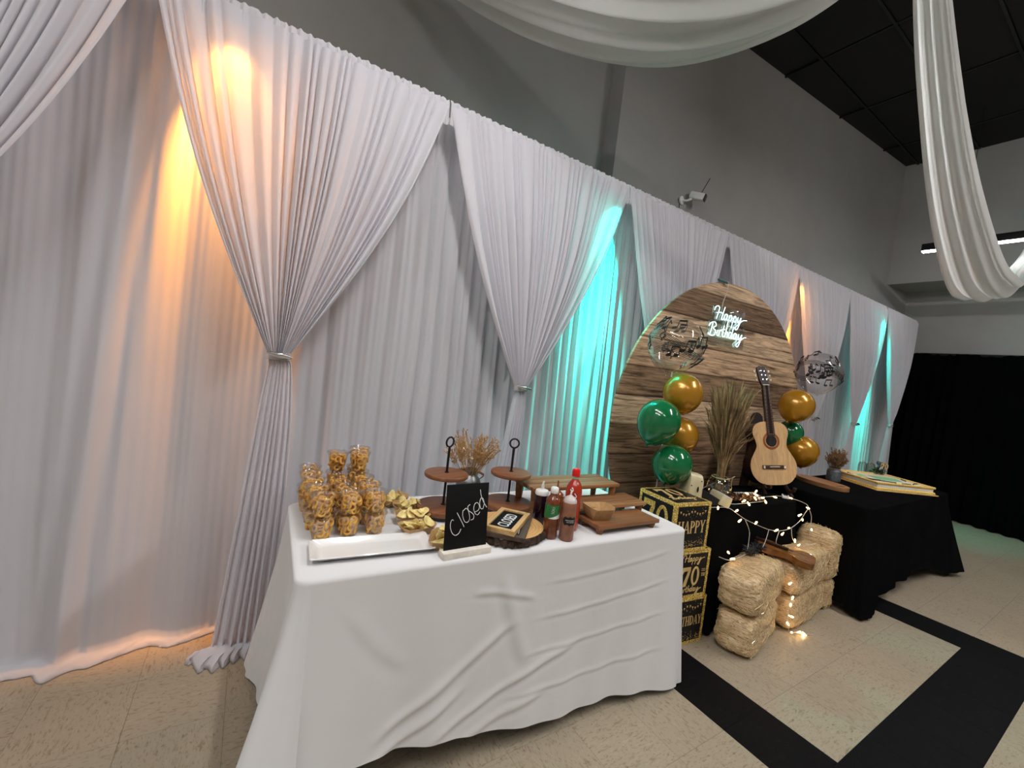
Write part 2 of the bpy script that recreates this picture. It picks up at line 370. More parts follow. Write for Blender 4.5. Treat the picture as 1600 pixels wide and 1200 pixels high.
class MB:
    def __init__(s): s.v = []; s.f = []
    def add(s, vs, fs, T=None):
        b = len(s.v)
        if T is not None: vs = [T @ Vector(p) for p in vs]
        s.v += [tuple(p) for p in vs]; s.f += [tuple(i + b for i in f) for f in fs]; return s
    def box(s, c, size, bev=0.0, T=None, seg=2):
        bm = bmesh.new(); bmesh.ops.create_cube(bm, size=1)
        for v in bm.verts: v.co = Vector((v.co.x * size[0] + c[0], v.co.y * size[1] + c[1], v.co.z * size[2] + c[2]))
        if bev > 0: bmesh.ops.bevel(bm, geom=list(bm.edges), offset=bev, segments=seg, profile=.5, affect='EDGES')
        bm.verts.index_update()
        s.add([v.co.copy() for v in bm.verts], [[v.index for v in f.verts] for f in bm.faces], T); bm.free(); return s
    def lathe(s, prof, n=24, c=(0, 0, 0), T=None, capb=True, capt=True):
        vs = []; fs = []
        for (r, z) in prof:
            for k in range(n):
                a = 2 * PI * k / n; vs.append((c[0] + r * cos(a), c[1] + r * sin(a), c[2] + z))
        for i in range(len(prof) - 1):
            for k in range(n):
                k2 = (k + 1) % n; fs.append((i * n + k, i * n + k2, (i + 1) * n + k2, (i + 1) * n + k))
        if capb and prof[0][0] > 1e-6: fs.append(tuple(range(n - 1, -1, -1)))
        if capt and prof[-1][0] > 1e-6: fs.append(tuple((len(prof) - 1) * n + k for k in range(n)))
        return s.add(vs, fs, T)
    def tube(s, pts, r, n=8, closed=False, T=None, taper=None, flat=None):
        pts = [Vector(p) for p in pts]; m = len(pts); vs = []; fs = []
        up = None
        for i, p in enumerate(pts):
            if closed: d = pts[(i + 1) % m] - pts[i - 1]
            else: d = pts[min(i + 1, m - 1)] - pts[max(i - 1, 0)]
            if d.length < 1e-9: d = Vector((0, 0, 1))
            d.normalize()
            if up is None:
                up = Vector((0, 0, 1)) if abs(d.z) < .9 else Vector((1, 0, 0))
            a = d.cross(up)
            if a.length < 1e-6: a = d.cross(Vector((1, .3, .2)))
            a.normalize(); b = a.cross(d).normalized(); up = b
            rr = r if taper is None else r * taper(i / max(1, m - 1))
            for k in range(n):
                t = 2 * PI * k / n; vs.append(p + a * rr * cos(t) + b * rr * sin(t))
        mm = m if closed else m - 1
        for i in range(mm):
            i2 = (i + 1) % m
            for k in range(n):
                k2 = (k + 1) % n; fs.append((i * n + k, i * n + k2, i2 * n + k2, i2 * n + k))
        if not closed:
            fs.append(tuple(range(n - 1, -1, -1))); fs.append(tuple((m - 1) * n + k for k in range(n)))
        return s.add(vs, fs, T)
    def prism(s, outline, z0, z1, T=None):
        n = len(outline); vs = [(x, y, z0) for x, y in outline] + [(x, y, z1) for x, y in outline]
        fs = [tuple(range(n - 1, -1, -1)), tuple(range(n, 2 * n))] + [(i, (i + 1) % n, n + (i + 1) % n, n + i) for i in range(n)]
        return s.add(vs, fs, T)
    def torus(s, R, r, c=(0, 0, 0), n=20, m=8, T=None):
        pts = [(c[0] + R * cos(2 * PI * k / n), c[1] + R * sin(2 * PI * k / n), c[2]) for k in range(n)]
        return s.tube(pts, r, m, True, T)
    def ball(s, c, r, n=12, m=8, T=None, sx=1, sy=1, sz=1):
        vs = [(c[0], c[1], c[2] - r * sz)]; fs = []
        for i in range(1, m):
            ph = PI * i / m - PI / 2
            for k in range(n):
                a = 2 * PI * k / n; vs.append((c[0] + r * sx * cos(ph) * cos(a), c[1] + r * sy * cos(ph) * sin(a), c[2] + r * sz * sin(ph)))
        vs.append((c[0], c[1], c[2] + r * sz)); L = len(vs) - 1
        for k in range(n):
            k2 = (k + 1) % n; fs.append((0, 1 + k2, 1 + k)); fs.append((L, L - n + k, L - n + k2))
        for i in range(m - 2):
            for k in range(n):
                k2 = (k + 1) % n; a = 1 + i * n; b = a + n; fs.append((a + k, a + k2, b + k2, b + k))
        return s.add(vs, fs, T)
    def grid(s, P, closed_u=False, T=None):
        nu, nv = P.shape[:2]; vs = P.reshape(-1, 3).tolist(); fs = []
        for i in range(nu if closed_u else nu - 1):
            i2 = (i + 1) % nu
            for j in range(nv - 1): fs.append((i * nv + j, i2 * nv + j, i2 * nv + j + 1, i * nv + j + 1))
        return s.add(vs, fs, T)
    def mesh(s, name, m, smooth=35):
        me = bpy.data.meshes.new(name); me.from_pydata(s.v, [], s.f); me.update()
        bm = bmesh.new(); bm.from_mesh(me); bmesh.ops.recalc_face_normals(bm, faces=bm.faces); bm.to_mesh(me); bm.free()
        if smooth:
            me.shade_smooth()
            if smooth < 180: me.set_sharp_from_angle(angle=rad(smooth))
        for x in (m if isinstance(m, (list, tuple)) else [m]): me.materials.append(M(x))
        return me
    def build(s, name, m, parent=None, loc=(0, 0, 0), rot=(0, 0, 0), smooth=35):
        o = bpy.data.objects.new(name, s.mesh(name, m, smooth)); link(o, parent)
        o.location = loc; o.rotation_euler = rot; return o

def obj(name, me, parent=None, loc=(0, 0, 0), rot=(0, 0, 0), scale=None):
    o = bpy.data.objects.new(name, me); link(o, parent); o.location = loc; o.rotation_euler = rot
    if scale: o.scale = scale
    return o

def struct(o): o['kind'] = 'structure'; return o

def catmull(pts, k=8, closed=False):
    P = [Vector((*p, 0)) if len(p) == 2 else Vector(p) for p in pts]; out = []; n = len(P)
    rngi = range(n if closed else n - 1)
    for i in rngi:
        p1, p2 = P[i], P[(i + 1) % n]
        p0 = P[i - 1] if (i > 0 or closed) else p1; p3 = P[(i + 2) % n] if (i + 2 < n or closed) else p2
        for j in range(k):
            t = j / k
            out.append(.5 * ((2 * p1) + (p2 - p0) * t + (2 * p0 - 5 * p1 + 4 * p2 - p3) * t * t + (3 * p1 - p0 - 3 * p2 + p3) * t ** 3))
    if not closed: out.append(P[-1])
    return out

def smooth01(t): t = np.clip(t, 0, 1); return t * t * (3 - 2 * t)

def snoise(x, seed, freqs=(1, 2.3, 4.7), amps=(1, .5, .25)):
    r = np.random.default_rng(seed); out = 0
    for f, a in zip(freqs, amps): out = out + a * np.sin(np.asarray(x) * f + r.uniform(0, 2 * PI))
    return out / sum(amps)

def text_mesh(txt, size=1.0, depth=.02, sx=1.0):
    cu = bpy.data.curves.new('lettering', 'FONT'); cu.body = txt; cu.size = size; cu.extrude = depth; cu.align_x = 'CENTER'; cu.align_y = 'CENTER'
    cu.resolution_u = 4
    o = bpy.data.objects.new('lettering', cu); COL.objects.link(o); bpy.context.view_layer.update()
    me = bpy.data.meshes.new_from_object(o.evaluated_get(bpy.context.evaluated_depsgraph_get()))
    COL.objects.unlink(o); bpy.data.objects.remove(o)
    me.materials.clear()
    if sx != 1:
        for v in me.vertices: v.co.x *= sx
    return me

# ------------------------------------------------------------------ room shell
ZC = 5.10
def in_view(p):
    d = Vector(p) - CAM_LOC; z = d.dot(_f)
    if z < .05: return None
    return 800 + FPX * d.dot(_r2) / z, 600 - FPX * d.dot(_u2) / z, z

TS = .3038; TX0 = 1.847; TY0 = -2.0318
floor = struct(MB().box((2.65, -3.6, -.053), (12.5, 8.9, .10)).build('floor', 'tile_joint', smooth=0))
def tile_mesh(m):
    return MB().box((0, 0, -.0015), (TS - .0009, TS - .0009, .003)).mesh('floor_tile', m, 0)
TM = [tile_mesh('tile_beige_x'), tile_mesh('tile_beige_y'), tile_mesh('tile_black_x')]
tl = []
for ix in range(-18, 23):
    for iy in range(-20, 10):
        x = TX0 + (ix + .5) * TS; y = TY0 + (iy + .5) * TS
        if x < -3.45 or x > 8.72 or y < -7.8 or y > .55: continue
        black = (ix in (0, 7) and iy >= 0) or (iy == 0 and 0 <= ix <= 7)
        k = 2 if black else (ix + iy) % 2
        q = in_view((x, y, 0)); area = 0
        if q and -120 < q[0] < 1720 and 300 < q[1] < 1330: area = 1 / q[2] ** 2 / (1 + max(0, q[1] - 1200) / 60)
        tl.append((area, x, y, k))
tl.sort(key=lambda a: -a[0])
rest = [MB(), MB(), MB()]
for n, (a, x, y, k) in enumerate(tl):
    if n < 296 and a > 0: obj('floor_tile', TM[k], floor, (x, y, 0))
    else: rest[k].box((x, y, -.0015), (TS - .0009, TS - .0009, .003))
rm = MB(); idx = []
for k in range(3):
    nf = len(rest[k].f); rm.add(rest[k].v, rest[k].f); idx += [k] * nf
o = rm.build('floor_tile_field', ['tile_beige_x', 'tile_beige_y', 'tile_black_x'], floor, smooth=0); o['kind'] = 'stuff'
o.data.polygons.foreach_set('material_index', idx); o.data.update()

struct(MB().prism([(-3.6, .80), (2.66, .80), (2.66, .617), (8.90, .183), (8.90, 1.0), (-3.6, 1.0)], 0, ZC + .1).build('wall_back', 'wall_paint', smooth=0))
struct(MB().box((8.86, -3.9, 1.70), (.12, 8.2, 3.40)).build('wall_far', 'wall_paint', smooth=0))
struct(MB().box((8.50, -3.87, (3.345 + ZC + .1) / 2), (.80, 8.22, ZC + .1 - 3.345)).build('wall_bulkhead', 'wall_paint', smooth=0))
struct(MB().box((-3.55, -3.6, ZC / 2), (.1, 8.9, ZC)).build('wall_left', 'room_wall', smooth=0))
struct(MB().box((2.65, -8.0, ZC / 2), (12.5, .1, ZC)).build('wall_front', 'room_wall', smooth=0))
ceiling = struct(MB().box((2.65, -3.6, ZC + .07), (12.5, 8.9, .10)).build('ceiling', 'grid_black', smooth=0))
pm = MB().box((0, 0, 0), (1.215 - .028, .61 - .028, .012)).mesh('ceiling_panel', 'ceiling_black', 0)
for i in range(10):
    for j in range(13):
        x = -3.0 + i * 1.22; y = -7.6 + j * .615
        if x < 8.0 and y < .45: obj('ceiling_panel', pm, ceiling, (x, y, ZC + .008))
        if x < 8.0 and j % 3 == 0 and y < .2: pass
bar = MB()
for j in range(14):
    y = -7.9 + j * .615
    bar.box((2.3, y, ZC + .006), (11.6, .022, .02))
for i in range(10): bar.box((-3.6 + i * 1.22, -3.6, ZC + .006), (.022, 8.3, .018))
bar.build('ceiling_grid', 'black_metal', ceiling, smooth=0)
tag(MB().tube([(-.30, .76, 1.0), (-.30, .76, ZC)], .02, 10).build('wall_conduit', 'black_metal'),
    'thin black vertical pipe on the grey wall above the left curtains', 'pipe')

# ------------------------------------------------------------------ pipe and drape wall
U = [-1.73, -.439, .824, 2.244, 3.505, 4.803, 6.096, 7.338, 8.600]
ZT = 2.84
fr = empty('pipe_stand', (0, 0, 0), label='slim metal pipe frame carrying the row of white curtains', cat='frame')
for a, b in zip(U[:-1], U[1:]):
    MB().tube([(a + .03, -.02, ZT - .005), (b - .03, -.02, ZT - .005)], .016, 8).build('crossbar', 'grey_metal', fr)
for x in U:
    MB().lathe([(.022, 0), (.022, ZT + .005), (.028, ZT + .006), (.028, ZT + .028), (.012, ZT + .034), (.010, ZT + .05), (0, ZT + .052)], 12, (x, .185 if x < 8 else .165, 0)).build('upright', 'grey_metal', fr)
    MB().box((x, .135, .006), (.34, .09, .010), .004).build('base_plate', 'black_metal', fr)

# cumulative pleat phase across the whole wall
XS = np.linspace(-1.9, 8.8, 6000)
lam = np.interp(XS, [-1.9, -.3, .1, .35, .9, 1.3, 3, 8.8], [.46, .44, .36, .14, .125, .10, .095, .10])
lam = lam * (1 + .35 * snoise(XS * 5, 3)); ph = np.cumsum(2 * PI / lam) * (XS[1] - XS[0])
lam2 = .040 * (1 + .3 * snoise(XS * 9, 4)); ph2 = np.cumsum(2 * PI / lam2) * (XS[1] - XS[0])
def back_y(x, z):
    h = np.clip((ZT - z) / ZT, 0, 1)
    sh = .035 * snoise(x * 1.7 + z * .9, 11) * h
    p = np.interp(x + sh, XS, ph); p2 = np.interp(x + sh * .5, XS, ph2)
    w = smooth01(h / .35)
    wide = np.interp(x, [-1.9, .1, .4, 9], [.72, .72, .7, .6])
    prof = np.sin(p) * .7 + .35 * np.sin(2 * p + 1.0 + 2 * snoise(x * 3, 5)) 
    amp = .034 * wide * (.45 + .55 * w) * (1 + .5 * snoise(x * 4.1, 8))
    y = .105 - amp * prof - .0075 * np.sin(p2) * (1 - .65 * w) * np.interp(x, [0, .4], [.45, 1])
    # bunched double folds where two widths of cloth meet near the uprights
    for ux in U[1:-1]:
        d = (x - ux + .14 * h) / .10
        y = y - (.022 if ux < 0 else .009) * np.exp(-d * d) * (1 + .9 * np.cos(d * 5.5)) * (.3 + .7 * w)
    return y - .07 * h
BACKL = ['white back curtain at the far left edge of the curtain wall',
         'smooth white back curtain washed orange, left of the first tied tail',
         'pleated white back curtain behind the snack cups and chips',
         'pleated white back curtain lit teal, left of the round backdrop',
         'pleated white back curtain hidden behind the round wooden backdrop',
         'pleated white back curtain right of the guitar, behind gold balloons',
         'pleated white back curtain between the two far tied curtain tails',
         'white back curtain ending beside the black far drape']
for b in range(8):
    a0, a1 = U[b], U[b + 1]
    nx = 260; xs = np.linspace(a0, a1, nx)
    zs = np.concatenate([np.linspace(ZT + .01, ZT - .15, 6), np.linspace(ZT - .2, .12, 40), [.06, .03]])
    X, Z = np.meshgrid(xs, zs, indexing='ij'); Y = back_y(X, Z)
    pud = .02 + .03 * (snoise(xs * 3.3, 21) + .6) + .05 * np.maximum(0, snoise(xs * 1.5 + 1, 22))
    rows = [(X, Y, Z)]
    yl = Y[:, -1]
    ex, ey, ez = [], [], []
    for k, t in enumerate([.2, .5, .8, 1.0, 1.02, .75]):
        ex.append(xs + .012 * np.sin(xs * 31 + k)); ey.append(yl - pud * t)
        base = [.016, .014, .013, .010, .003, .002][k]
        ez.append(base + .010 * np.abs(np.sin(xs * 23 + k * .8)) * (t < 1) * (k < 4))
    P = np.stack([np.concatenate([X, np.array(ex).T], 1), np.concatenate([Y, np.array(ey).T], 1), np.concatenate([Z, np.array(ez).T], 1)], -1)
    mb = MB(); mb.grid(P)
    tag(mb.build('back_curtain', WHITE_DRAPE, smooth=180), BACKL[b], 'curtain', 'white back curtains')

SWAGL = ['white swag curtain cut off by the left photo edge, sweeping down to the left',
         'large white swag curtain glowing orange at its top, tied left of the snack cups',
         'white swag curtain with teal upper right corner, tied behind the two tiered stands',
         'white swag curtain left of the peak of the round backdrop, below the security camera',
         'white swag curtain above the neon sign and round backdrop',
         'white swag curtain with orange edge glow, above the small clear balloon',
         'narrow white swag curtain with teal glow at its top, tied above the dried bouquet jar',
         'last white swag curtain on the right, hanging beside the black drape']
TIES = [(-1.12, 1.36), (.110, 1.372), (1.415, 1.322), (2.75, 1.30), (4.05, 1.29), (5.30, 1.27), (6.40, 1.235), (7.62, 1.25)]
def make_swag(b):
    a0, a1 = U[b], U[b + 1]; xt, zt = TIES[b]; yt = -.165
    nu = 300; u = np.linspace(0, 1, nu); W = a1 - a0 - .01; r = np.random.default_rng(100 + b)
    nf = 25 * (W / 1.3)
    lw = np.exp(.55 * np.interp(u * 26, np.arange(30), r.standard_normal(30))); pu = np.cumsum(1 / lw); pu = pu / pu[-1] * 2 * PI * nf
    jit = 1 + .45 * snoise(u * 17, 200 + b)
    rows = []
    nv = 64
    for v in np.linspace(0, 1, nv):
        s = v - .105 * sin(PI * v); s = min(1, max(0, s))
        Wv = W * (1 - s) + .082 * s
        xc = (a0 + a1) / 2 * (1 - s) + xt * s
        z = ZT - .02 + (zt - ZT + .02) * v
        # the outer edges stay higher near the top: cloth falls from the rod
        x = xc + (u - .5) * Wv
        amp = .009 + .016 * min(1, v * 2.2) * (1 - .55 * v)
        amp = min(amp, Wv * .055 + .004)
        yb = -.055 * (1 - v) + yt * v - .045 * sin(PI * v) * np.sin(PI * u) - .03 * s * np.cos((u - .5) * PI)
        y = yb - amp * jit * (np.abs(np.sin(pu / 2)) * 2 - 1) - .3 * amp * np.sin(pu * .43 + b)
        # rolled hem at both outer edges
        e = np.minimum(u, 1 - u) * Wv
        y = y - .016 * np.exp(-(e / .018) ** 2) * min(1, 3 * v + .1)
        rows.append(np.stack([x, y, np.full(nu, z)], -1))
    # tail
    pt = 2 * PI * 7.5 * (u + .02 * np.sin(u * 11 + b))
    for v in np.linspace(.03, 1, 40):
        Wv = .082 + (.085 + .03 * snoise(np.array(b * 3.1), 5)) * (1 - math.exp(-v * 4)) + .06 * v * v
        z = zt * (1 - v) + .035 * v
        xc = xt - .03 * v + .012 * sin(v * 3 + b)
        x = xc + (u - .5) * Wv
        amp = .007 + .014 * min(1, v * 1.6)
        y = yt - .03 * np.cos((u - .5) * PI) * (1 - v * .3) + .03 * v - amp * (np.sin(pt) * .9 + .12 * np.sin(2.3 * pt + 1))
        rows.append(np.stack([x, y, np.full(nu, z)], -1))
    last = rows[-1]
    for k, t in enumerate([.3, .65, 1.0, 1.04, .7]):
        zz = [.034, .036, .022, .004, .002][k]
        sp = 1 + .35 * t
        y = last[:, 1] - t * (.10 + .035 * np.sin(u * 6 + b)) * np.sin(PI * np.clip(u, .02, .98)) ** .6
        x = (last[:, 0] - xt) * sp + xt - .03 * t
        rows.append(np.stack([x, y, zz + .012 * np.abs(np.sin(pt * .7 + k)) * (k < 3)], -1))
    P = np.stack(rows, 1)
    t = empty('swag_curtain', (xt, -.1, 0), label=SWAGL[b], cat='curtain', group='tied white swag curtains')
    off = np.array([xt, -.1, 0])
    mb = MB(); mb.grid(P - off); mb.build('swag_fabric', WHITE_DRAPE, t, smooth=180)
    # gathered rod pocket
    uu = np.linspace(0, 1, 360); pp = 2 * PI * 34 * (uu + .006 * np.sin(uu * 31 + b)); rows = []
    for k, (dz, am, yy) in enumerate([(.028, .006, -.020), (.022, .007, -.030), (.0, .003, -.046), (-.03, .005, -.048), (-.07, .006, -.052), (-.105, .006, -.056), (-.118, .003, -.052)]):
        rows.append(np.stack([a0 + .005 + uu * W, yy - am * np.sin(pp) - am * .5 * np.sin(pp * 1.7 + b), ZT + dz + .004 * np.sin(pp * .37 + k * .3) * (k in (0, 6))], -1))
    mb = MB(); mb.grid(np.stack(rows, 1) - off); mb.build('rod_pocket', WHITE_DRAPE, t, smooth=180)
    # tieback band with barrel clasp
    band = []
    for k in range(28):
        a = 2 * PI * k / 28; band.append((xt + .046 * cos(a), yt - .022 + .034 * sin(a), zt - .004))
    rows = np.array([[(p[0], p[1], zt + dz) for dz in (-.018, -.012, .0, .012, .016)] for p in band]) - off
    mb = MB(); mb.grid(rows, True); tb = mb.build('tieback', 'ribbon_silver', t)
    Tm = Matrix.Translation(Vector((xt, yt - .060, zt + .004)) - Vector(off)) @ Matrix.Rotation(rad(8), 4, 'Y') @ Matrix.Rotation(PI / 2, 4, 'Y')
    mb = MB().lathe([(0, -.052), (.006, -.051), (.0085, -.035), (.013, -.012), (.0145, 0), (.013, .012), (.0085, .035), (.006, .051), (0, .052)], 14, T=Tm)
    mb.build('clasp', 'chrome', tb)
for b in range(8): make_swag(b)

# small coloured uplighters hung between the cloth layers
def led(x, z, color, key, watts, label):
    t = empty('led_spotlight', (x, .012, z), label=label, cat='light', group='coloured curtain spotlights')
    MB().lathe([(.0, .075), (.030, .074), (.036, .066), (.038, .0), (.040, -.004), (.040, -.012), (.034, -.012), (.034, -.004), (0, -.003)], 18).build('housing', 'black_plastic', t)
    MB().lathe([(0, -.006), (.033, -.006)], 18, capt=False).build('lens', key, t)
    MB().tube([(-.043, 0, .03), (-.043, 0, .095), (-.02, 0, .115), (.02, 0, .115), (.043, 0, .095), (.043, 0, .03)], .004, 6).build('bracket', 'black_metal', t)
    for nm, tilt, cone, blend, pw in (('rear_beam', 29, 68, .5, 1.0), ('front_beam', -30, 84, 1.0, .045)):
        L = bpy.data.lights.new(nm, 'SPOT'); L.energy = watts * pw; L.color = color; L.spot_size = rad(cone); L.spot_blend = blend; L.shadow_soft_size = .03
        lo = bpy.data.objects.new(nm, L); link(lo, t); lo.location = (0, .0, -.022); lo.rotation_euler = (rad(tilt), 0, 0)
    return t
ORG, TEAL = (1, .37, .05), (0, 1, .76)
led(-.15, 2.70, ORG, 'led_orange', LED_ORANGE, 'orange spotlight glowing through the left swag curtain')
led(2.12, 2.70, TEAL, 'led_teal', LED_TEAL, 'teal spotlight at the curtain peak left of the round backdrop')
led(4.86, 2.70, ORG, 'led_orange', LED_ORANGE, 'orange spotlight at the curtain top right of the round backdrop')
led(7.18, 2.70, TEAL, 'led_teal', LED_TEAL, 'teal spotlight near the far right end of the curtain wall')

# black drape on the far wall
BL = ['black floor-length drape on the far wall touching the last white curtain', 'second black far-wall drape panel from the white curtain',
      'third black far-wall drape panel from the white curtain', 'fourth black far-wall drape panel from the white curtain']
for k in range(4):
    y1 = .10 - k * 1.25; y0 = y1 - 1.25
    ys = np.linspace(y1, y0, 130); zs = np.linspace(2.375, .01, 30); Y, Z = np.meshgrid(ys, zs, indexing='ij')
    h = (2.375 - Z) / 2.375
    X = 8.68 - .24 * smooth01((.02 - Y) / .7) * h ** 1.5 * (1 + .5 * snoise(Y * 1.3, 31)) + (.012 + .030 * h) * np.sin(Y * 46 + 2 * snoise(Y * 4, 32)) + .02 * np.sin(Y * 13)
    mb = MB(); mb.grid(np.stack([X, Y, Z + .006 * np.sin(Y * 60) * (h < .02)], -1))
    tag(mb.build('black_drape', BLACK_DRAPE, smooth=180), BL[k], 'curtain', 'black drapes on the far wall')
MB().tube([(8.70, -.10, 2.37), (8.70, -5.2, 2.37)], .018, 8).build('drape_rail', 'black_metal')
tag(bpy.data.objects['drape_rail'], 'black rail holding the black drape on the far wall', 'rail')

# ------------------------------------------------------------------ pendant lamps (the room's light) and an added left fill lamp
def pendant(x, y0, y1, z, label, glow='lamp_glow'):
    t = empty('pendant_lamp', (x, (y0 + y1) / 2, z), label=label, cat='lamp', group='linear pendant lamps'); h = abs(y1 - y0) / 2
    b = MB().box((0, 0, .045), (.075, 2 * h, .085), .004); b.build('housing', 'black_metal', t)
    MB().box((0, 0, -.004), (.066, 2 * h - .01, .02), .006).build('diffuser', glow, t)
    for s in (-1, 1):
        MB().tube([(0, s * (h - .35), .085), (0, s * (h - .35), ZC - z)], .003, 6).build('hanging_cable', 'black_metal', t)
pendant(7.0, -.40, -3.0, 3.47, 'black linear pendant lamp with glowing white underside, upper right', 'lamp_glow_dim')
pendant(.75, -.60, -2.40, 3.25, 'linear pendant lamp hanging above the snack table', 'lamp_glow_near')
pendant(3.9, -2.2, -4.8, 4.30, 'linear pendant lamp hanging over the middle of the room')
pendant(-1.7, -1.2, -3.8, 4.45, 'added unseen fill lamp in pendant form, left of the camera', 'fill_glow_left')  # added out of view to brighten the left curtains, wall and floor
pendant(.2, -4.0, -5.8, 4.45, 'linear pendant lamp hanging behind the photographer', 'lamp_glow_mid')

# ------------------------------------------------------------------ ceiling swags
def ceiling_swag(name, label, path, width, nfold, seed, side):
    """path: centre line points; cloth of given widths hung as a trough of nested folds"""
    C = catmull(path, 14); n = len(C); nv = 72; rows = []
    v = np.linspace(-1, 1, nv)
    for i, p in enumerate(C):
        d = C[min(i + 1, n - 1)] - C[max(i - 1, 0)]
        h = Vector((d.x, d.y, 0)).normalized(); sd = Vector((-h.y, h.x, 0)) * side
        t = i / (n - 1); w = np.interp(t, np.linspace(0, 1, len(width)), width)
        dn = d.normalized(); nr = sd.cross(dn); nr = nr if nr.z > 0 else -nr
        fold = .055 * w * np.sin(v * PI * nfold + seed + .8 * sin(t * 5)) + .03 * w * np.sin(v * PI * nfold * 1.9 + 2 * seed)
        trough = .34 * w * (v ** 2) * (.6 + .4 * np.sign(v)) 
        P = np.array(p)[None] + np.array(sd)[None] * (v * w / 2 * (1 - .18 * np.abs(v)))[:, None] + np.array(nr)[None] * (fold + trough)[:, None]
        rows.append(P)
    mb = MB(); mb.grid(np.stack(rows, 0)); return tag(mb.build(name, SHEER, smooth=180), label, 'ceiling drape', 'white ceiling swags')
ceiling_swag('ceiling_swag', 'wide white sheer swag sagging from the ceiling at the top centre',
             [(-.10, 1.05 - .3, 4.55), (.35, .55, 4.05), (.88, .20, 3.66), (1.38, -.20, 3.40), (1.88, -.62, 3.32), (2.36, -1.02, 3.52), (2.72, -1.32, 3.92), (2.98, -1.53, 4.45), (3.1, -1.62, 5.09)], [.25, .5, .75, .85, .8, .6, .38, .2, .1], 4, .5, 1)
ceiling_swag('ceiling_swag', 'long white sheer swag dropping in front of the pendant lamp on the right',
             [(2.0, -1.44, 5.09), (2.25, -1.42, 4.66), (2.75, -1.38, 4.02), (3.35, -1.34, 3.50), (4.2, -1.30, 2.98), (5.1, -1.28, 2.62), (5.8, -1.27, 2.60), (6.4, -1.26, 2.80), (6.9, -1.25, 3.08), (7.35, -1.27, 3.45), (7.75, -1.30, 4.2), (7.9, -1.32, 5.09)], [.08, .10, .15, .24, .36, .46, .40, .32, .24, .16, .10], 3, 1.4, -1)

# ------------------------------------------------------------------ tables and cloths
def folding_table(name, cx, cy, rz, L, D, H, label):
    t = empty(name, (cx, cy, 0), rz, label, 'table')
    MB().box((0, 0, H - .025), (L - .05, D - .05, .045), .012).build('tabletop', 'white_plastic', t)
    for sx in (-1, 1):
        for sy in (-1, 1):
            MB().tube([(sx * (L / 2 - .22), sy * (D / 2 - .10), H - .045), (sx * (L / 2 - .22), sy * (D / 2 - .10), .0)], .013, 10).build('leg', 'grey_metal', t)
        MB().tube([(sx * (L / 2 - .22), -(D / 2 - .10), .09), (sx * (L / 2 - .22), D / 2 - .10, .09)], .010, 8).build('leg_brace', 'grey_metal', t)
    return t

def crease_field(segs):
    def f(x, z):
        y = np.zeros_like(x)
        for (x0, z0, x1, z1, h, w) in segs:
            dx, dz = x1 - x0, z1 - z0; L = math.hypot(dx, dz)
            t = ((x - x0) * dx + (z - z0) * dz) / L ** 2; d = ((x - x0) * -dz + (z - z0) * dx) / L
            d = d + .012 * np.sin(t * 4.0 + x0 * 9)
            win = smooth01(t / .2) * smooth01((1 - t) / .2)
            y += h * (d / w) * np.exp(-(d / w) ** 2) * win * 1.4 + h * .5 * np.exp(-(d / (w * .8)) ** 2) * win
        return y
    return f

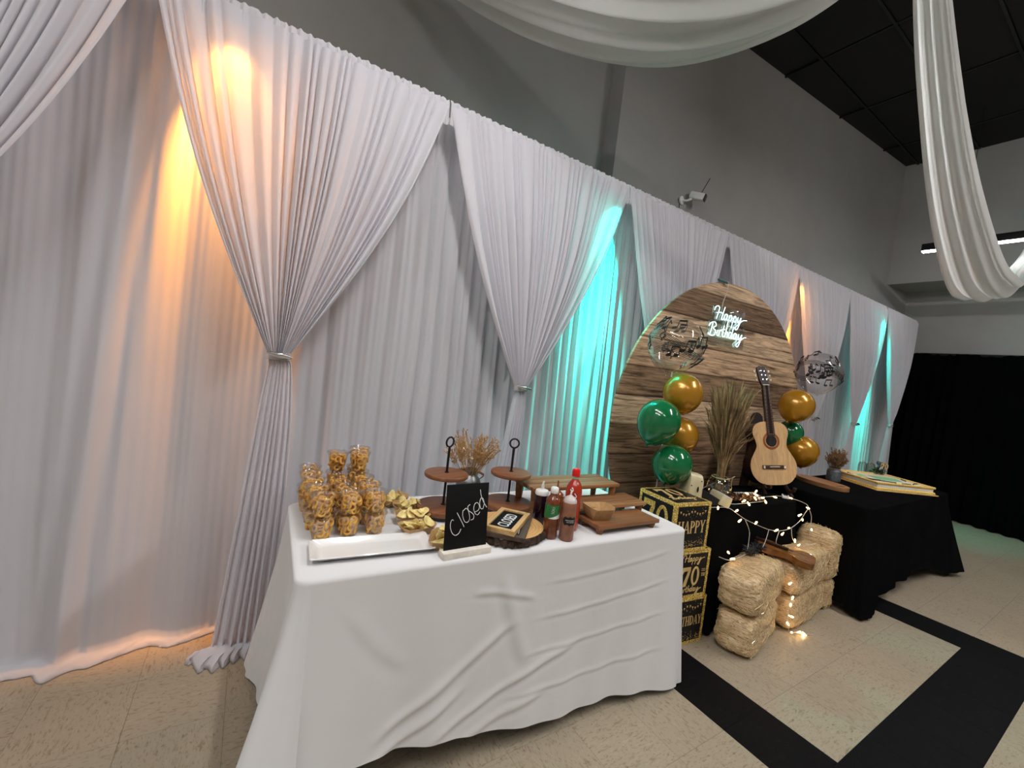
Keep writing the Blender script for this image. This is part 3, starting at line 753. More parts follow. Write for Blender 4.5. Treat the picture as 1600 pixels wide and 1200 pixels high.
def tablecloth(name, label, cx, cy, rz, a, b, H, material, hem, corner, creases=None, rc=.045, fold=.012, seed=1, thick=.004, ns=(240, 60)):
    """hem(side, s) -> hem height; corner -> (flare, tail drop) for the four corners in order FL, FR, BR, BL"""
    a += thick; b += thick
    # perimeter columns: start at front-left going along the front
    cols = []   # (px, py, nx, ny, side, s)
    def side_pts(p0, p1, nrm, sd, n):
        for i in range(n):
            s = i / (n - 1); cols.append((p0[0] + (p1[0] - p0[0]) * s, p0[1] + (p1[1] - p0[1]) * s, nrm[0], nrm[1], sd, s))
    def corner_pts(c, a0, ci, n=44):
        for i in range(1, n - 1):
            s = i / (n - 1); an = a0 + s * PI / 2
            cols.append((c[0] + rc * cos(an), c[1] + rc * sin(an), cos(an), sin(an), 10 + ci, s))
    side_pts((-a + rc, -b), (a - rc, -b), (0, -1), 0, ns[0]); corner_pts((a - rc, -b + rc), -PI / 2, 1)
    side_pts((a, -b + rc), (a, b - rc), (1, 0), 1, ns[1]); corner_pts((a - rc, b - rc), 0, 2)
    side_pts((a - rc, b), (-a + rc, b), (0, 1), 2, ns[0] // 3); corner_pts((-a + rc, b - rc), PI / 2, 3)
    side_pts((-a, b - rc), (-a, -b + rc), (-1, 0), 3, ns[1]); corner_pts((-a + rc, -b + rc), PI, 0)
    K = np.array([c[:4] for c in cols]); sd = np.array([c[4] for c in cols]); ss = np.array([c[5] for c in cols])
    n = len(cols); arc = np.concatenate([[0], np.cumsum(np.hypot(np.diff(K[:, 0]), np.diff(K[:, 1])))])
    hemz = np.zeros(n); flare = np.zeros(n); tail = np.zeros(n)
    for i in range(n):
        if sd[i] < 10:
            hemz[i] = hem(int(sd[i]), ss[i]); m = min(ss[i], 1 - ss[i]) * (2 * a if sd[i] in (0, 2) else 2 * b)
            flare[i] = .035 + .05 * math.exp(-(m / .16) ** 2)
        else:
            fl, td = corner[int(sd[i]) - 10]; w = sin(PI * ss[i])
            nxt = {0: (3, 1.0, 0, 0.0), 1: (0, 1.0, 1, 0.0), 2: (1, 1.0, 2, 0.0), 3: (2, 1.0, 3, 0.0)}[int(sd[i]) - 10]
            h0 = hem(nxt[0], nxt[1]); h1 = hem(nxt[2], nxt[3]); hh = h0 * (1 - ss[i]) + h1 * ss[i]
            hemz[i] = hh * (1 - w ** .5) + td * w ** .5
            flare[i] = .085 * (1 - w) + fl * w ** 1.3 + .10 * fl * sin(PI * 5 * ss[i]) * w
    rows = []
    prof = [(-.036, 0), (-.02, 0), (-.006, -.0015), (.0, -.006)]
    top = H + thick
    for (o_, dz) in prof:
        rows.append(np.stack([K[:, 0] + K[:, 2] * o_, K[:, 1] + K[:, 3] * o_, np.full(n, top + dz)], -1))
    nd = 84
    r = np.random.default_rng(seed)
    for k in range(1, nd + 1):
        t = k / nd; d = (top - .006 - hemz) * t; z = top - .006 - d
        dd = d / (top - .006)
        wave = fold * dd ** 1.2 * (np.sin(arc * 15 + 2.2 * snoise(arc * 3, seed)) + .5 * np.sin(arc * 33 + 1.0))
        off = flare * dd ** 1.15 + wave
        if creases is not None:
            fm = (sd == 0).astype(float); off = off + creases(K[:, 0], z) * fm * np.clip(np.minimum(ss, 1 - ss) * 12, 0, 1)
        rows.append(np.stack([K[:, 0] + K[:, 2] * off, K[:, 1] + K[:, 3] * off, z], -1))
    P = np.stack(rows, 1); mb = MB(); mb.grid(P, True)
    m0 = P.shape[1]; mb.f.append(tuple(i * m0 for i in range(n)))
    o = mb.build(name, material, None, (cx, cy, 0), (0, 0, rz), smooth=60)
    return tag(o, label, 'tablecloth')

TZ = .760
TCX, TCY, TRZ = 1.028, -.742, rad(-2.3)
folding_table('folding_table', TCX, TCY, TRZ, 1.706, .676, TZ - .005, 'long folding table hidden under the floor-length white cloth')
def hem_white(s, t):
    if s == 0: return .16 * (1 - t) ** 1.1 + .015 + .012 * sin(t * 9)
    if s == 1: return .03
    if s == 2: return .04
    return .03 + .10 * t
CR = crease_field([(-.02, .62, .80, .665, .0028, .009), (-.05, .48, .80, .535, .0034, .009), (-.10, .345, .80, .395, .0034, .009), (-.15, .19, .80, .235, .0034, .010),
                   (-.62, .20, -.05, .50, .007, .020), (-.70, .10, -.25, .30, .006, .018), (-.45, .13, .25, .36, .006, .018), (-.40, .05, .10, .20, .005, .02),
                   (-.72, .66, -.50, .40, .0025, .03), (-.20, .70, -.02, .30, .006, .035), (-.3, .62, .0, .58, .004, .015)])
tablecloth('tablecloth', 'white floor-length tablecloth on the snack table, creased along its front', TCX, TCY, TRZ, .853, .338, TZ - .004, CLOTH, hem_white,
           [(.26, .02), (.085, .01), (.12, .02), (.14, .02)], CR, fold=.010, seed=4)
# small instrument table
folding_table('side_table', 2.86, -.735, rad(-3.5), 1.02, .38, .735, 'small table hidden under black cloth below the guitar')
tablecloth('black_tablecloth', 'black tablecloth under the guitar, fairy lights hanging across its front', 2.86, -.735, rad(-3.5), .51, .19, .736, BLACK_CLOTH, lambda s, t: .03,
           [(.06, .02), (.06, .02), (.06, .02), (.06, .02)], None, fold=.012, seed=6, ns=(140, 60))
# cake table
folding_table('cake_table', 4.64, -.90, 0, 1.86, .70, .75, 'folding table hidden under black cloth carrying the sheet cake')
def hem_black(s, t):
    if s == 0: return .03 + .15 * (max(0, sin(PI * min(1, t * 1.02))) ** .8) * (.4 + .6 * t)
    return .06
tablecloth('black_tablecloth', 'black tablecloth draped over the cake table on the right', 4.64, -.90, 0, .932, .352, .752, BLACK_CLOTH, hem_black,
           [(.10, .02), (.22, .06), (.12, .03), (.10, .03)], None, fold=.014, seed=9, ns=(160, 60))

def tloc(x, y): return (x, y)

# ------------------------------------------------------------------ snack cups
def ring_pack(seed, r0, r1, h, n=34):
    r = random.Random(seed); mb = MB()
    for i in range(n):
        z = .006 + (h - .012) * (i + .5) / n; R = r0 + (r1 - r0) * z / h
        a = i * 2.4 + r.uniform(-.4, .4); q = (R - .0062) if i % 4 else (R - .016) * r.uniform(0, .8)
        tilt = PI / 2 + r.uniform(-.45, .25) if i % 4 else r.uniform(0, .6)
        T = Matrix.Translation((q * cos(a), q * sin(a), z)) @ Matrix.Rotation(a, 4, 'Z') @ Matrix.Rotation(tilt, 4, 'Y') @ Matrix.Rotation(r.uniform(-.5, .5), 4, 'X')
        mb.torus(.0112 * r.uniform(.85, 1.1), .0045, n=14, m=6, T=T)
    return mb.mesh('snack_rings', 'snack', 180)
CH = .074
cup_me = MB().lathe([(0, .001), (.0265, 0), (.028, .002), (.0405, CH - .004), (.043, CH - .002), (.0435, CH), (.042, CH + .001)], 28, capb=False, capt=False).mesh('cup_wall', 'clear_cup', 60)
lid_me = MB().lathe([(.0445, -.004), (.0455, 0), (.044, .004), (.040, .0045), (.038, .001), (.030, .0008), (.029, .004), (0, .0042)], 28, capb=False, capt=False).mesh('lid', 'clear_cup', 60)
rings = [ring_pack(k, .0265, .0400, CH - .002) for k in range(5)]
def cup(x, y, z, k, label):
    t = empty('snack_cup', (x, y, z), random.uniform(0, 6), label, 'snack cup', 'clear cups of orange snack rings')
    obj('cup_wall', cup_me, t); obj('lid', lid_me, t, (0, 0, CH + .002))
    o = obj('snack_rings', rings[k % 5], t); o['kind'] = 'stuff'
ORD = ['front', 'second', 'third', 'fourth', 'back']; COLN = ['left', 'middle', 'right']; LEV = ['bottom', 'upper', 'top']
k = 0
for c, (cx0, rowsn) in enumerate([(.262, [2, 2, 2, 2, 2]), (.357, [2, 2, 2, 3]), (.450, [2, 2, 2, 3, 3])]):
    for rI, hgt in enumerate(rowsn):
        x = cx0 + [0, -.006, -.012, -.010, -.004][rI] + random.uniform(-.004, .004); y = [-.752, -.656, -.561, -.470, -.440][rI] if not (rI == 4 and c == 0) else -.43
        if rI == 4 and c == 2: y = -.392 + .0
        if rI == 4 and c == 0: y = -.378
        if rI == 3: y = -.470
        y += random.uniform(-.003, .003)
        for L in range(hgt):
            lev = 'bottom' if L == 0 else ('top' if L == hgt - 1 else 'middle')
            cup(x + random.uniform(-.003, .003), y + random.uniform(-.003, .003), TZ + .001 + L * (CH + .0075), k,
                f'clear cup of orange snack rings, {lev} of the {ORD[rI]}-row {COLN[c]} stack'); k += 1

# ------------------------------------------------------------------ paper boats and chips
def boat_mesh(L=.142, W=.095, l=.090, w=.056, h=.038):
    mb = MB(); th = .0014
    b = [(-l / 2, -w / 2, .001), (l / 2, -w / 2, .001), (l / 2, w / 2, .001), (-l / 2, w / 2, .001)]
    ou = [(-L / 2, -W * .32, h), (-L / 2 + .022, -W / 2, h * .9), (L / 2 - .022, -W / 2, h * .9), (L / 2, -W * .32, h), (L / 2, W * .32, h), (L / 2 - .022, W / 2, h * .9), (-L / 2 + .022, W / 2, h * .9), (-L / 2, W * .32, h)]
    for s, dz in ((1, 0), (.965, th)):
        vs = [(x * s, y * s, z + dz) for x, y, z in b] + [(x * s, y * s, z) for x, y, z in ou]
        mb.add(vs, [(0, 1, 2, 3), (0, 5, 6, 1), (1, 6, 7), (1, 7, 8, 2), (2, 8, 9), (2, 9, 10, 3), (3, 10, 11), (3, 11, 4, 0), (0, 4, 5)])
    n = 12
    for i in range(8): mb.f.append((4 + i, 4 + (i + 1) % 8, n + 4 + (i + 1) % 8, n + 4 + i))
    return mb.mesh('paper_boat', 'kraft', 0)
boat_me = boat_mesh()
def chip_mesh(seed):
    r = np.random.default_rng(seed); mb = MB(); n = 18; rr = .024
    A, B = r.uniform(.25, .5), r.uniform(-.25, .25)
    P = []
    for i in range(n):
        a = 2 * PI * i / n; row = []
        R = rr * (1 + .10 * np.sin(2 * a + seed) + .05 * np.sin(5 * a + seed))
        for q in (.02, .35, .7, 1.0):
            x, y = R * q * cos(a), R * q * .8 * sin(a); z = (A * x * x + B * y * y) / rr + .0008 * sin(a * 7 + q * 5) * q
            row.append((x, y, z))
        for q in (1.0, .7, .35, .02):
            x, y = R * q * cos(a), R * q * .8 * sin(a); z = (A * x * x + B * y * y) / rr + .0008 * sin(a * 7 + q * 5) * q - .0016
            row.append((x, y, z))
        P.append(row)
    mb.grid(np.array(P), True); return mb.mesh('potato_chip', 'chip', 180)
chips = [chip_mesh(i) for i in range(5)]
BOATS = [((.600, -.480), 25, 'paper boat of chips furthest back, beside the snack cups', 'chip in the rearmost paper boat by the snack cups', 6),
         ((.640, -.585), -12, 'second paper boat of chips from the curtain', 'chip in the second paper boat from the curtain', 9),
         ((.618, -.695), -8, 'third paper boat of chips from the curtain', 'chip in the third paper boat from the curtain', 9),
         ((.600, -.808), 4, 'paper boat heaped with chips just behind the white platter', 'chip in the paper boat behind the white platter', 12),
         ((.652, -.940), 62, 'paper boat of chips wedged between platter and large closed sign', 'chip in the paper boat beside the large closed sign', 9)]
for (bx, by), ang, bl, cl, nchip in BOATS:
    o = obj('paper_boat', boat_me, None, (bx, by, TZ + .001), (0, 0, rad(ang))); tag(o, bl + ', brown kraft', 'food tray', 'kraft paper boats of chips')
    for i in range(nchip):
        u = (i + .5) / nchip * 2 - 1; lay = i % 3
        lx = u * .050 + random.uniform(-.006, .006); ly = (-.016, .014, 0)[lay] + random.uniform(-.006, .006)
        z = .016 + (.010, .008, .020)[lay] + random.uniform(0, .008)
        ca, sa = cos(rad(ang)), sin(rad(ang))
        c = obj('potato_chip', chips[(i + int(bx * 1000)) % 5], None, (bx + ca * lx - sa * ly, by + sa * lx + ca * ly, TZ + z),
                (random.uniform(-1.0, 1.0), random.uniform(-1.0, 1.0), random.uniform(0, 6)))
        tag(c, 'yellow potato ' + cl, 'potato chip', cl)

# empty stacked boats on the riser
for q in range(2):
    o = obj('paper_boat', boat_me, None, (1.405, -.962, .804 + q * .006), (0, 0, rad(-14 + 4 * q)), (.92, 1.2, 1.4))
    tag(o, ['lower of two empty kraft boats nested on the front wooden riser', 'upper empty kraft paper boat nested on the front wooden riser'][q], 'food tray', 'empty kraft paper boats')

# ------------------------------------------------------------------ platter
def platter():
    t = MB(); L, W = .405, .150
    def ring(l, w, z, r):
        out = []
        for ci, (sx, sy, a0) in enumerate([(1, -1, -PI / 2), (1, 1, 0), (-1, 1, PI / 2), (-1, -1, PI)]):
            for k in range(6):
                a = a0 + k / 5 * PI / 2; out.append((sx * (l / 2 - r) + r * cos(a), sy * (w / 2 - r) + r * sin(a), z))
        return out
    prof = [(L * .80, W * .62, .0, .012), (L * .84, W * .70, .003, .014), (L * .985, W * .97, .018, .012), (L, W, .020, .012), (L * .985, W * .965, .022, .012), (L * .90, W * .80, .013, .014), (L * .86, W * .70, .007, .016), (L * .82, W * .60, .006, .014)]
    P = np.array([ring(*p) for p in prof]); mb = MB(); mb.grid(P.transpose(1, 0, 2), True)
    n = 24; m = len(prof); mb.f.append(tuple(i * m for i in range(n))); mb.f.append(tuple(i * m + m - 1 for i in range(n)))
    return tag(mb.build('platter', 'ceramic', None, (.412, -.905, TZ + .001), (0, 0, rad(-4.5)), 50), 'empty white rectangular ceramic platter at the front left of the table', 'platter')
platter()

# ------------------------------------------------------------------ large closed sign
def chalk_strokes(strokes, r, T, k=7):
    mb = MB()
    for s in strokes:
        P = catmull(s, k); mb.tube([Vector((p.x, p.y, 0)) for p in P], r, 5, T=T)
    return mb
sg = empty('chalkboard_sign', (.705, -1.030, TZ), rad(1.5), 'tall black chalkboard reading Closed in a white wood base', 'sign')
bs = MB().box((0, 0, .012), (.190, .042, .024), .002); bs.build('sign_base', 'painted_white_wood', sg)
Tb = Matrix.Translation((0, .004, .014)) @ Matrix.Rotation(rad(-7), 4, 'X')
bd = MB().box((0, 0, .118), (.170, .004, .236), .0006, T=Tb); board = bd.build('sign_board', 'chalkboard', sg)
def S(pts):   # pixel sketch of the handwriting on the board, brought to board units
    out = []
    for x, y in pts:
        v = (y - 380) / 590.0; u = (x - 640 + 65 * v) / 395.0; v2 = v + u * .045
        out.append(((u - .5) * .170, .236 * (1 - v2)))
    return out
ST = [S([(742, 765), (722, 800), (690, 818), (662, 800), (648, 755), (650, 712), (665, 682), (680, 688)]),
      S([(714, 622), (735, 665), (757, 712), (772, 748)]),
      S([(770, 600), (764, 650), (780, 700), (808, 708), (828, 675), (822, 615), (800, 585), (775, 605)]),
      S([(840, 552), (818, 570), (822, 605), (850, 625), (870, 650), (862, 682), (838, 690)]),
      S([(876, 622), (915, 605), (928, 570), (912, 538), (885, 548), (872, 590), (882, 632), (908, 645), (930, 620)]),
      S([(978, 545), (968, 502), (945, 500), (932, 545), (940, 588), (962, 590), (976, 550)]),
      S([(946, 420), (950, 470), (968, 525), (1000, 580)])]
Ts = Tb @ Matrix.Translation((0, -.0024, 0)) @ Matrix.Rotation(PI / 2, 4, 'X')
chalk_strokes(ST, .0012, Ts).build('chalk_lettering', 'chalk', board)

# ------------------------------------------------------------------ log slice and framed signs
def log_slice():
    t = empty('log_slice', (.957, -.905, TZ + .001), 0, 'round live-edge wood slice with rough dark bark rim', 'wood slice')
    n = 120; r = np.random.default_rng(5); a = np.linspace(0, 2 * PI, n, endpoint=False)
    R = .148 * (1 + .02 * np.sin(2 * a + 1) + .015 * np.sin(3 * a + 2))
    bark = R + .008 + .004 * np.sin(a * 31) + .003 * r.standard_normal(n) 
    mb = MB(); vs = []
    for z, rr in ((.002, bark * .965), (.010, bark + .003), (.024, bark), (.034, bark - .004), (.0345, R - .001)):
        vs.append(np.stack([rr * np.cos(a), rr * np.sin(a), np.full(n, z) + (.002 * r.standard_normal(n) if z in (.010, .034) else 0)], -1))
    P = np.stack(vs, 1); mb.grid(P, True); mb.f.append(tuple(range(0, n * 5, 5)))
    mb.build('bark', 'bark', t, smooth=25)
    m2 = MB(); m2.prism([(R[i] * .995 * cos(a[i]), R[i] * .995 * sin(a[i])) for i in range(n)], .003, .0352); m2.build('cut_face', 'log_end', t)
log_slice()
def frame_sign(name, label, cx, cy, z, ang, L, W, bw, th, wmat, extra=None):
    t = empty(name, (cx, cy, z), ang, label, 'sign')
    MB().box((0, 0, th * .35), (W - bw, L - bw, th * .6), 0).build('panel', 'chalkboard', t, smooth=0)
    for s in (-1, 1):
        MB().prism([(s * W / 2, -L / 2), (s * W / 2, L / 2), (s * (W / 2 - bw), L / 2 - bw), (s * (W / 2 - bw), -L / 2 + bw)][::s], 0, th).build('frame_rail', wmat, t, smooth=0)
        o = MB().prism([(-W / 2, s * L / 2), (W / 2, s * L / 2), (W / 2 - bw, s * (L / 2 - bw)), (-W / 2 + bw, s * (L / 2 - bw))][::-s], 0, th).build('frame_rail', wmat, t, smooth=0)
    return t
ZL = TZ + .0365
d2 = frame_sign('framed_chalkboard', 'dark brown framed chalkboard lying under the pine framed sign', .962, -.918, ZL, rad(-41), .300, .152, .024, .016, 'dark_frame')
chalk_strokes([[(-.040, -.10), (-.038, -.03), (-.035, .06)], [(.045, -.10), (.043, -.02), (.040, .05)]], .0016, Matrix.Translation((0, 0, .0105))).build('chalk_lettering', 'chalk', d2)
d1 = frame_sign('framed_chalkboard', 'small pine framed chalkboard reading CLOSED on the wood slice', .935, -.929, ZL + .0165, rad(-49), .236, .130, .019, .018, 'pine_frame')
tm = text_mesh('CLOSED', .050, .0006, .78)
for v in tm.vertices: v.co.y *= 1.35
tm.materials.append(M('chalk')); obj('chalk_lettering', tm, d1, (0.004, 0, .0125), (0, 0, PI / 2))

# ------------------------------------------------------------------ tiered stands
def tier_plate(r, th): 
    return [(0, 0), (r - .004, 0), (r - .001, .002), (r, .006), (r, th - .004), (r - .002, th - .001), (r - .005, th), (0, th)]
def tier_stand(x, y, rz, label):
    t = empty('tiered_stand', (x, y, TZ + .001), rz, label, 'serving stand', 'two-tier wooden serving stands')
    MB().lathe([(0, 0), (.098, 0), (.104, .006), (.104, .018), (0, .018)], 40).build('foot_ring', 'black_plastic', t)
    MB().lathe(tier_plate(.118, .022), 56, (0, 0, .019)).build('lower_tray', 'acacia', t)
    MB().lathe(tier_plate(.097, .018), 56, (0, 0, .168)).build('upper_tray', 'acacia', t)
    MB().lathe([(.011, .041), (.011, .044), (.0055, .046), (.0055, .302), (0, .303)], 12).build('pole', 'black_metal', t)
    MB().lathe([(.010, .186), (.010, .189), (.006, .190)], 12).build('collar', 'black_metal', t)
    T = Matrix.Translation((0, 0, .322)) @ Matrix.Rotation(PI / 2, 4, 'X')
    MB().torus(.0215, .0042, n=30, m=8, T=T).build('ring_handle', 'black_metal', t)
tier_stand(.777, -.640, rad(20), 'two-tier wooden stand with black ring handle, left one behind the closed sign')
tier_stand(1.100, -.665, rad(-30), 'two-tier wooden stand with black ring handle, right one beside the risers')

# ------------------------------------------------------------------ dried bouquets
def bouquet(parent, n, z0, h, spread, m, seed, head=.35, r0=.012, headr=.006, nseed=9, fuzz=.018):
    r = random.Random(seed); mb = MB()
    for i in range(n):
        a = r.uniform(0, 2 * PI); q = math.sqrt(r.random()); L = h * r.uniform(.65, 1.05); sp = spread * q
        p0 = Vector((r0 * cos(a) * q, r0 * sin(a) * q, z0)); tip = Vector((sp * cos(a), sp * sin(a), z0 + L * (1 - .25 * q * q)))
        mid = (p0 + tip) / 2 + Vector((r.uniform(-.01, .01), r.uniform(-.01, .01), L * .06))
        P = catmull([p0, mid, tip], 5); mb.tube(P, .0012, 4)
        d = (tip - mid).normalized()
        for k in range(nseed):
            t = 1 - head * k / nseed; c = P[0].lerp(mid, min(1, t * 2)) if t < .5 else mid.lerp(tip, (t - .5) * 2)
            v = Vector((r.uniform(-1, 1), r.uniform(-1, 1), r.uniform(-.2, 1))).normalized()
            e = c + (d * .7 + v * .8).normalized() * fuzz * r.uniform(.6, 1.3)
            mb.tube([c, c.lerp(e, .5), e], headr * .45, 4, taper=lambda s: [.4, 1, .15][min(2, int(s * 2.01))])
    return mb.build('dried_stems', m, parent, smooth=60)
mc = empty('milk_can', (1.0, -.430, TZ + .001), rad(-35), 'galvanised milk can of tan dried flowers behind the stands', 'vase')
MB().lathe([(0, 0), (.060, 0), (.063, .004), (.063, .070), (.058, .088), (.042, .104), (.037, .112), (.038, .124), (.046, .134), (.0465, .137), (.044, .137), (.036, .126), (.034, .112)], 32, capt=False).build('can_body', 'tin', mc)
for s in (-1, 1):
    MB().tube(catmull([(s * .040, 0, .126), (s * .068, 0, .122), (s * .074, 0, .110), (s * .056, 0, .092)], 6), .003, 6).build('wire_handle', 'tin', mc)
    MB().tube([(s * .046, 0, .128), (s * .076, 0, .116)], .006, 8).build('wood_grip', 'acacia', mc)
bouquet(mc, 64, .09, .24, .150, 'straw_dry', 3, head=.55, r0=.03, headr=.006, nseed=13, fuzz=.022)
for (x, y, z, rr) in [(-.028, -.03, .150, .013), (-.05, -.02, .225, .012), (-.04, -.04, .243, .011), (.01, -.045, .20, .010)]:
    MB().ball((x, y, z), rr, 12, 8, sz=.8).build('dried_flower', 'dry_flower', mc)

# ------------------------------------------------------------------ bottles
def bottle(name, label, x, y, parts, rz=0):
    t = empty(name, (x, y, TZ + .001), rz, label, 'bottle', 'sauce bottles')
    for nm, prof, m in parts: MB().lathe(prof, 28).build(nm, m, t, smooth=40)
    return t
def squeeze(r, h): return [(0, 0), (r - .003, 0), (r, .004), (r, h - .010), (r - .002, h - .003), (r - .008, h)]
b1 = bottle('squeeze_bottle', 'dark purple squeeze bottle with white twisted nozzle', 1.166, -.838, [('bottle_body', squeeze(.031, .128), 'purple_jelly'), ('screw_cap', [(.029, .126), (.031, .128), (.031, .142), (.027, .147), (.012, .150), (.010, .152)], 'white_plastic')])
MB().tube(catmull([(-.004, 0, .150), (-.003, 0, .170), (.006, 0, .186)], 5), .0035, 8).build('nozzle', 'white_plastic', b1)
MB().tube(catmull([(.006, 0, .150), (.004, 0, .168), (.0, 0, .184)], 5), .0035, 8).build('nozzle_cap_tether', 'white_plastic', b1)
b2 = bottle('squeeze_bottle', 'orange-brown squeeze bottle with tapered tip behind the green-label bottle', 1.180, -.925, [('bottle_body', squeeze(.029, .150), 'brown_sauce'), ('tip', [(.029, .150), (.028, .158), (.018, .168), (.009, .174), (.007, .186), (.004, .190), (.0025, .215), (0, .216)], 'brown_sauce')])
b3 = bottle('sauce_bottle', 'amber hot sauce bottle with green label and white cap', 1.110, -.992, [
    ('bottle_body', [(0, 0), (.027, 0), (.0305, .004), (.031, .020), (.0295, .036), (.031, .044), (.031, .150), (.030, .158), (.024, .168), (.016, .178), (.014, .186), (.014, .19)], 'amber_sauce'),
    ('screw_cap', [(.0155, .186), (.017, .188), (.0165, .207), (.013, .211), (0, .211)], 'white_plastic')])
lb = MB().lathe([(.0316, .086), (.0318, .088), (.0318, .140), (.0316, .142)], 40, capb=False, capt=False); g = lb.build('green_label', 'label_green', b3)
P = []
for i in range(15):
    a = rad(-150 + i * 8.0); zt_ = .088 + .024 * i / 14; P.append([(.0322 * cos(a), .0322 * sin(a), .0865), (.0322 * cos(a), .0322 * sin(a), zt_)])
mb = MB(); mb.grid(np.array(P)); mb.build('label_corner', 'label_white', g)
for i in range(7):
    zz = .098 + .006 * i; q = [(.0323 * cos(rad(a)), .0323 * sin(a and rad(a)), zz + .0012 * sin(a * 1.3)) for a in range(-140 + i * 2, -108, 4)]
    if len(q) > 2 and i > 1: MB().tube(q, .0005, 4).build('label_writing', 'label_white', g)
b4 = bottle('squeeze_bottle', 'squeeze bottle of pinkish brown powder with ornate black label, frontmost', 1.166, -1.032, [('bottle_body', squeeze(.030, .160), 'pink_powder'), ('shoulder', [(.028, .158), (.0275, .166), (.020, .178), (.008, .184), (.006, .187)], 'frosted_plastic')])
MB().tube(catmull([(0, 0, .186), (0, 0, .197), (.007, 0, .206), (.003, 0, .216)], 5), .0032, 8).build('nozzle', 'white_plastic', b4)
mb = MB()
for i in range(17):
    a = rad(-172 + i * 7.0); s = i / 16; hh = .020 * (1 - .25 * abs(cos(3 * PI * s)) - .45 * (2 * s - 1) ** 6)
    P = [(.0306 * cos(a), .0306 * sin(a), .086 - hh), (.0308 * cos(a), .0308 * sin(a), .086), (.0306 * cos(a), .0306 * sin(a), .086 + hh)]
    mb.v += P
for i in range(16):
    for j in range(2): mb.f.append((i * 3 + j, (i + 1) * 3 + j, (i + 1) * 3 + j + 1, i * 3 + j + 1))
lab = mb.build('black_label', 'label_black', b4)
for zz, a0 in ((.089, -150), (.082, -140)):
    q = [(.0311 * cos(rad(a)), .0311 * sin(rad(a)), zz + .0022 * sin(a * .9)) for a in range(a0, -78, 3)]
    MB().tube(q, .0005, 4).build('label_writing', 'chalk', lab)
b5 = bottle('sauce_bottle', 'tall clear bottle of red sauce with bright red cap', 1.258, -.945, [
    ('bottle_body', [(0, 0), (.031, 0), (.035, .005), (.036, .060), (.034, .080), (.036, .100), (.036, .170), (.034, .190), (.026, .208), (.016, .220), (.014, .226)], 'red_sauce'),
    ('neck', [(.014, .225), (.0135, .232), (.0165, .235), (.0165, .238)], 'clear_glass'), ('screw_cap', [(.0165, .238), (.0175, .240), (.0178, .258), (.016, .268), (.010, .272), (0, .273)], 'red_cap')])
for a0, z0 in ((-150, .165), (-118, .150)):
    q = [(.0365 * cos(rad(a0 + 7 * sin(i * .9))), .0365 * sin(rad(a0 + 7 * sin(i * .9))), z0 + i * .004) for i in range(6)]
    MB().tube(q, .0022, 6).build('label_mark', 'label_white', b5)

# ------------------------------------------------------------------ wooden risers
def riser(label, x0, x1, y0, y1, top, th, m, planks, legw=.030, splay=.006, mats=None):
    cx, cy = (x0 + x1) / 2, (y0 + y1) / 2; L, W = x1 - x0, y1 - y0; H = top - TZ
    t = empty('wood_riser', (cx, cy, TZ + .001), rad(-1.5), label, 'riser', 'wooden display risers')
    for i in range(planks):
        w = W / planks; mm = (mats[i % len(mats)] if mats else m)
        MB().box((0, -W / 2 + (i + .5) * w, H - th / 2 - .001), (L, w - .0008, th), .0025).build('plank', mm, t)
    for sx in (-1, 1):
        for sy in (-1, 1):
            xx, yy = sx * (L / 2 - .028), sy * (W / 2 - .026)
            MB().lathe([(legw * .52, 0), (legw * .55, .002), (legw * .85, H - th - .002), (legw * .85, H - th - .001)], 4, (xx, yy, 0)).build('leg', m, t)
riser('small oiled wood riser in front, holding the empty paper boats', 1.335, 1.718, -1.058, -.905, .804, .018, 'walnut_riser', 2)
riser('middle wood riser with a pale streak along its edge', 1.31, 1.775, -.925, -.765, .838, .016, 'walnut_riser', 3, mats=['acacia_plank', 'walnut_riser', 'walnut_riser'])
riser('long striped wood riser at the back, highest of the three', 1.155, 1.700, -.800, -.610, .900, .018, 'acacia_plank', 6, mats=['acacia_plank', 'grey_plank', 'acacia_plank', 'grey_plank', 'acacia_plank', 'grey_plank'])

# ------------------------------------------------------------------ round wood-print backdrop
DA = rad(-3); DC = Vector((3.223, -.367, 1.150)); DR = 1.143
bk = empty('round_backdrop', (DC.x, DC.y, 0), DA, 'large round backdrop with weathered plank print, behind the guitar', 'backdrop')
n = 140; prof = [(0, .012), (DR - .012, .012), (DR - .004, .009), (DR, 0), (DR - .004, -.009), (DR - .012, -.012), (0, -.012)]
T = Matrix.Rotation(PI / 2, 4, 'X')
MB().lathe(prof, n, T=T).build('printed_cover', 'plank_print', bk, (0, 0, DC.z))
MB().tube([(DR * .97 * cos(2 * PI * k / 80), .022, DC.z + DR * .97 * sin(2 * PI * k / 80)) for k in range(80)], .012, 8, True).build('hoop', 'grey_metal', bk)
for sx in (-1, 1):
    MB().tube([(sx * .45, .03, .02), (sx * .45, .03, .20)], .012, 8).build('foot_post', 'grey_metal', bk)
    MB().box((sx * .45, .03, .010), (.10, .26, .018), .003).build('foot', 'grey_metal', bk)

